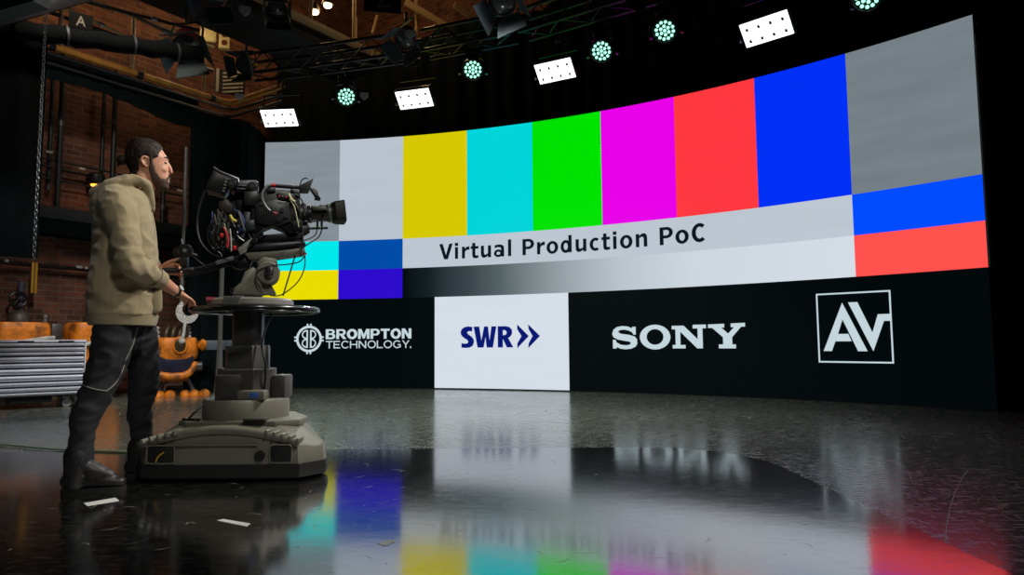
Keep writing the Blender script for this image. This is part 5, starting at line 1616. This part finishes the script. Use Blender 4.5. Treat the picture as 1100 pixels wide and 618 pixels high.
# ------------------------------------------------------------------ truss with its lamps
TR = [(258, 10.0), (330, 9.75), (452, 9.25), (560, 8.7), (690, 7.8), (850, 6.95), (1010, 6.2)]
tpts = []
for x, Y in TR:
    q = at(x, 300, Y); tpts.append(V((q.x, q.y, 4.78)))
tl = ['farthest left', 'second from left', 'third from left', 'middle right', 'right', 'nearest right']
pos = ['over the left end of the LED wall', 'over the white colour bar', 'over the yellow and cyan bars', 'over the green bar', 'over the magenta and red bars', 'over the blue bar']
for i, (a, b_) in enumerate(zip(tpts, tpts[1:])):
    d = b_ - a; a = a + d.normalized() * .07; ln_ = d.length - .14
    o = thing('truss', f'black box truss section {pos[i]}', 'truss', a, math.atan2(d.y, d.x), 'truss sections in an arc')
    for y in (-.145, .145):
        for z in (0, .29):
            mb = MB(); mb.tube([(0, y, z), (ln_, y, z)], .025, n=10); mb.build('chord', BLACKMETAL, o)
    for y0, z0, y1, z1 in ((-.145, 0, -.145, .29), (.145, 0, .145, .29), (-.145, 0, .145, 0)):
        mb = MB(); nb_ = max(2, int(ln_ / .3))
        for k in range(nb_):
            f = k % 2
            p_ = [(ln_ * k / nb_, y1 if f else y0, z1 if f else z0), (ln_ * (k + 1) / nb_, y0 if f else y1, z0 if f else z1)]
            mb.tube(p_, .01, n=6)
        mb.build('lacing', BLACKMETAL, o)

PANEL_E = mat('lamp_white', (255, 255, 255), .5, var=0, emit=(244, 250, 250), estr=2.2)
LENS_E = mat('lamp_mint', (180, 255, 225), .4, var=0, emit=(170, 255, 222), estr=1.5)
wall_ang = lambda x, y: None


def near_heading(P):
    """horizontal direction square to the LED wall, towards the stage"""
    best = min(range(0, NS, 6), key=lambda i: (_wx[i] - P.x) ** 2 + (_wy[i] - P.y) ** 2)
    t = best / NS; th = WTH + WK * t + WK2 * t * t
    return math.atan2(-math.cos(th), math.sin(th))


pl = [(300, 127, 9.8, 'leftmost flat LED panel lamp, over the grey bar'), (445, 106.5, 9.35, 'flat LED panel lamp over the yellow bar'), (596, 76.5, 8.6, 'flat LED panel lamp over the green bar'), (823, 31.5, 7.0, 'rightmost flat LED panel lamp, over the blue bar')]
for px, py, Y, lab in pl:
    P = at(px, py, Y); h = near_heading(P)
    o = thing('panel_lamp', lab, 'stage light', P, h, 'flat LED panel lamps on the truss')
    # local x = out towards the stage; tilt down
    Rt = Matrix.Rotation(math.radians(44), 3, 'Y')
    mb = MB(); mb.box(Rt @ V((-.05, 0, 0)), (.085, .55, .30), rot=Rt, bevel=.012)
    for k in range(9): mb.box(Rt @ V((-.105, 0, -.12 + .03 * k)), (.035, .5, .006), rot=Rt)
    mb.build('lamp_body', BLACKMETAL, o)
    mb = MB()
    for r_ in (-1, 1):
        for k in range(4): mb.box(Rt @ V((-.002, -.192 + .128 * k, .066 * r_)), (.012, .1265, .131), rot=Rt)
    mb.build('light_face', PANEL_E, o, smooth=False)
    for r_ in (-1, 1):
        for k in range(4):
            mb = MB(); mb.box(Rt @ V((.006, -.192 + .128 * k, .066 * r_ - .01)), (.008, .026, .034), rot=Rt); mb.build('emitter_chip', mat('chip_grey', (50, 50, 52), .6), o, smooth=False)
    mb = MB(); hy = 4.72 - P.z
    for s in (-1, 1):
        mb.tube([(-.06, .29 * s, -.02), (-.1, .29 * s, max(.15, hy * .6))], .012, n=6)
    mb.tube([(-.1, -.29, max(.15, hy * .6)), (-.1, .29, max(.15, hy * .6))], .012, n=6)
    mb.build('yoke', BLACKMETAL, o)
    mb = MB(); mb.tube([(-.1, 0, max(.15, hy * .6)), (-.1, 0, hy)], .018, n=8); mb.tube([(-.1, -.03, hy + .02), (-.1, .03, hy + .02)], .045, n=12); mb.build('clamp', DARKSTEEL, o)
    mb = MB(); mb.ball((-.06, -.31, -.02), (.02, .014, .02)); mb.build('tilt_knob', STEEL, o)
ws = [(372, 104, 9.6, 'leftmost round wash light, over the white bar'), (508, 75, 9.0, 'round wash light over the cyan bar'), (646, 55, 8.25, 'round wash light over the magenta bar'), (714, 33, 7.75, 'round wash light over the red bar'), (931, -3, 6.6, 'rightmost round wash light, cut by the top edge')]
for px, py, Y, lab in ws:
    P = at(px, py, Y)
    aim = (V((-.3, 3.5, .2)) - P).normalized()
    h = math.atan2(aim.y, aim.x)
    o = thing('wash_light', lab, 'stage light', P, h, 'round wash lights on the truss')
    el = math.asin(-aim.z)
    Rt = Matrix.Rotation(el, 3, 'Y')
    M = Rt.to_4x4() @ Matrix.Rotation(pi / 2, 4, 'Y')
    mb = MB(); mb.lathe([(.09, -.2), (.14, -.17), (.15, -.05), (.15, .0), (.138, .004), (.13, -.012)], M, n=32); hdm = mb.build('lamp_head', BLACKMETAL, o)
    mb = MB(); mb.lathe([(.131, -.02), (.131, -.008), (.1, -.007)], M, n=32); mb.build('lens_plate', mat('lens_plate', (24, 40, 34), .4), hdm)
    mb = MB()
    dots = [(0, 0)] + [(.05 * math.cos(k * pi / 3), .05 * math.sin(k * pi / 3)) for k in range(6)] + [(.1 * math.cos(k * pi / 6 + .26), .1 * math.sin(k * pi / 6 + .26)) for k in range(12)]
    for x, y in dots: mb.lathe([(.0195, -.008), (.0185, .0), (.01, .005)], M @ Matrix.Translation((x, y, 0)), n=10)
    mb.build('led_lenses', LENS_E, hdm)
    mb = MB(); yk = [(-.08, .185, -.03), (-.08, .185, .12), (-.08, .12, .2), (-.08, 0, .225), (-.08, -.12, .2), (-.08, -.185, .12), (-.08, -.185, -.03)]
    mb.tube(catmull(yk, 4), [(.02, .035)] * 25, n=8, ref=(0, 1, 0)); mb.build('yoke', BLACKMETAL, o)
    hy = 4.72 - P.z
    mb = MB(); mb.box((-.08, 0, .27), (.18, .24, .08), bevel=.015); mb.build('lamp_base', BLACK, o)
    mb = MB(); mb.tube([(-.08, 0, .3), (-.08, 0, max(.32, hy))], .02, n=8); mb.build('clamp', DARKSTEEL, o)
for px, py, Y, lab in ((257, 104, 9.55, 'small white tag hanging left of the leftmost panel lamp'), (391, 103, 9.2, 'small white tag hanging beside the leftmost wash light'), (263, 11, 7.0, 'white pentagon tag at the top edge left'), (441, 36, 7.9, 'white tag beside the spotlight in the silver yoke')):
    P = at(px, py, Y)
    o = thing('id_tag', lab, 'tag', P, math.atan2(P.y, P.x) - pi / 2, 'white tags in the rig')
    mb = MB(); mb.prism([(-.055, .045), (.055, .05), (.06, -.01), (.0, -.065), (-.06, -.01)], (0, 0, 0), X3, Z3, (0, .006, 0)); mb.build('card', mat('tag_pale', (186, 184, 178), .6), o, smooth=False)
    mb = MB(); mb.tube([(0, .003, .04), (0, .003, .22)], .003, n=6); mb.build('cord', BLACK, o)
# ------------------------------------------------------------------ theatre spotlights with barn doors
DOOR = mat('barn_door', (70, 80, 86), .6, .1)
DOORT = mat('barn_door_teal', (30, 50, 55), .6, .1)


def spotlight(px, py, Y, size, aim_px, label, body, door, dot=None, tagc=True, roll=0.0, yoke=BLACKMETAL, op=(.5, .5, .5, .5)):
    P = at(px, py, Y); A_ = at(*aim_px)
    d = (A_ - P).normalized(); RB = basis(d)
    RB = RB @ Matrix.Rotation(roll, 3, 'X')
    o = thing('theatre_spotlight', label, 'stage light', P, 0, 'theatre spotlights in the rafters')

    def T(x, y, z): return RB @ (V((x, y, z)) * size)
    M = RB.to_4x4() @ Matrix.Scale(size, 4) @ Matrix.Rotation(pi / 2, 4, 'Y')
    mb = MB(); mb.lathe([(.3, -.75), (.42, -.7), (.45, -.5), (.45, -.1), (.5, -.08), (.5, .02), (.44, .03), (.42, -.02)], M, n=24); h = mb.build('lamp_housing', body, o)
    mb = MB(); mb.lathe([(.42, -.03), (.42, -.01), (.2, .05), (.05, .07)], M, n=24); mb.build('lens', mat('spot_lens', (60, 66, 70), .1, coat=1), h)
    for k, an in enumerate(op):
        a = k * pi / 2
        c_, s_ = math.cos(a), math.sin(a)

        def Q(u, w, t): # u across, w out along the beam
            ra = .5 + w * math.sin(an)
            xx = .03 + w * math.cos(an)
            return T(xx, c_ * (ra + t) - s_ * u, s_ * (ra + t) + c_ * u)
        mb = MB(); mb.faces([Q(-.45, 0, 0), Q(.45, 0, 0), Q(.62, .75, 0), Q(-.62, .75, 0), Q(-.45, 0, .03), Q(.45, 0, .03), Q(.62, .75, .03), Q(-.62, .75, .03)], [(0, 1, 2, 3), (7, 6, 5, 4), (0, 4, 5, 1), (1, 5, 6, 2), (2, 6, 7, 3), (3, 7, 4, 0)])
        mb.build('barn_door', door, h, smooth=False)
    mb = MB()
    up = Z3 * size
    lv = RB @ (Y3 * size)
    yk = [lv * .56 + RB @ V((-.25 * size, 0, 0)), lv * .6 + up * .5 + RB @ V((-.25 * size, 0, 0)), lv * .45 + up * .8 + RB @ V((-.25 * size, 0, 0)), -lv * .45 + up * .8 + RB @ V((-.25 * size, 0, 0)), -lv * .6 + up * .5 + RB @ V((-.25 * size, 0, 0)), -lv * .56 + RB @ V((-.25 * size, 0, 0))]
    mb.tube(yk, .045 * size, n=8); yo = mb.build('yoke', yoke, o)
    mb = MB(); c0 = up * .8 + RB @ V((-.25 * size, 0, 0)); mb.tube([c0, c0 + up * .5], .08 * size, n=8); mb.build('hanger', DARKSTEEL, yo)
    for s in (-1, 1):
        mb = MB(); mb.tube([lv * .5 * s + RB @ V((-.25 * size, 0, 0)), lv * .66 * s + RB @ V((-.25 * size, 0, 0))], .09 * size, n=12); mb.build('tilt_knob', mat('knob_amber', (200, 140, 20), .5) if dot == 'y' else STEEL, o)
    if tagc:
        mb = MB(); c1 = T(-.45, -.1, -.5); mb.prism([(-.2, .16), (.2, .16), (.26, -.05), (0, -.24), (-.26, -.05)], c1 - Y3 * .52 * size, X3 * size, Z3 * size, (0, .02, 0)); mb.build('id_tag', mat('tag_pale', (186, 184, 178), .6), o)
    return o


REDB = mat('oxide_red', (92, 30, 26), .45, .2)
spotlight(230, -6, 7.6, .30, (218, 60, 6.6), 'large dark spotlight with barn doors at the top edge left', REDB, DOORT, None, False, .2)
spotlight(200, 50, 8.3, .33, (190, 120, 7.4), 'oxide red spotlight with barn doors above the ochre pipe', REDB, DOORT, None, False, .3)
spotlight(298, 12, 7.4, .24, (300, 60, 6.4), 'round dark spotlight with amber knob under the catwalk', BLACKMETAL, DOORT, 'y', False, .1, op=(.1, .15, .1, .15))
spotlight(262, 70, 9.2, .24, (225, 76, 8.4), 'small spotlight with amber knob left of the truss', BLACKMETAL, DOORT, 'y', False, .0, op=(.3, .4, .3, .4))
spotlight(434, 44, 8.3, .26, (395, 105, 7.6), 'oxide red spotlight in a silver yoke above the white bar', REDB, DOOR, None, False, .35, STEEL)
spotlight(540, 4, 7.4, .30, (535, 60, 6.6), 'grey spotlight with open barn doors at the top edge over the cyan bar', BLACKMETAL, DOOR, None, False, .4)

# warm work lamps that light the brick
for px, py, Y, lab in ((338, 12, 10.9, 'left bright work lamp beside the catwalk'), (352, 5, 10.9, 'right bright work lamp beside the catwalk')):
    P = at(px, py, Y)
    o = thing('work_lamp', lab, 'lamp', P, wa, 'work lamps by the catwalk')
    mb = MB(); mb.lathe([(.03, .16), (.06, .14), (.09, .04), (.1, .0), (.09, .0)], n=18); mb.build('lamp_shade', mat('shade_brown', (70, 52, 32), .5), o)
    mb = MB(); mb.ball((0, 0, -.01), (.07, .07, .05)); mb.build('bulb', mat('warm_bulb', (255, 236, 190), .4, emit=(255, 214, 150), estr=14), o)
    mb = MB(); mb.tube([(0, 0, .15), (0, 0, .6)], .012, n=6); mb.build('stem', BLACK, o)


def light(name, kind, loc, energy, color=(1, 1, 1), size=.3, aim=None, spot=60, blend=.4):
    d = bpy.data.lights.new(name, kind); d.energy = energy; d.color = color
    if kind == 'AREA': d.size = size
    else: d.shadow_soft_size = size
    if kind == 'SPOT': d.spot_size = math.radians(spot); d.spot_blend = blend
    o = bpy.data.objects.new(name, d); COL.objects.link(o); o.location = loc
    if aim is not None:
        o.rotation_euler = (V(aim) - V(loc)).to_track_quat('-Z', 'Y').to_euler()
    return o


WARM = (1, .58, .26)
light('gallery_light', 'POINT', at(320, -20, 11.2), 40, WARM, .15)
light('gallery_light', 'POINT', at(440, -30, 11.0), 22, WARM, .15)
light('gallery_light', 'POINT', at(590, -30, 12.0), 14, WARM, .15)
light('gallery_light', 'POINT', PIPEC - WD * 2.2 + WN * -.6 + V((0, 0, 5.9)), 12, WARM, .15)
light('gallery_light', 'POINT', PIPEC - WD * .6 + WN * -.3 + V((0, 0, 5.7)), 14, (1, .7, .4), .15)
light('amber_light', 'POINT', wallpt(100, 197, .3), 5, (1, .45, .1), .04)
light('wall_wash', 'SPOT', (-3.9, 6.3, 5.2), 240, (1, .85, .7), .2, (-6.3, 10.2, 1.4), 75, .8)
light('key_spot', 'SPOT', (1.6, 4.4, 4.7), 1000, (1, .95, .88), .22, (-1.95, 3.85, 1.1), 44, .7)
light('front_spot', 'SPOT', (.6, .4, 4.8), 330, (1, .96, .9), .3, (-1.8, 4.0, .8), 46, .8)
light('chest_fill_spot', 'SPOT', (-4.4, 4.2, 4.6), 640, (.95, .96, 1), .15, (-5.7, 8.0, .4), 26, .7)  # unseen spot added to brighten the tool chest
light('prop_fill_spot', 'SPOT', (-3.0, 5.2, 4.9), 600, (1, .95, .88), .2, (-5.5, 9.4, .9), 34, .8)  # added off-frame spot that brightens the orange robots
light('floor_spot', 'SPOT', (-.6, 6.6, 4.6), 800, (.96, 1, .94), .3, (-.3, 8.2, 0), 105, .9)
for px, py, Y, lab in pl:
    P = at(px, py, Y); h = near_heading(P)
    dv = V((math.cos(h), math.sin(h), -1.0)).normalized()
    light('panel_light', 'SPOT', P + dv * .05, 130, (.97, 1, .99), .12, P + dv * 3, 120, .8)

w = bpy.data.worlds.new('world'); scene.world = w; w.use_nodes = True
w.node_tree.nodes['Background'].inputs[0].default_value = (.007, .012, .013, 1)
w.node_tree.nodes['Background'].inputs[1].default_value = 1
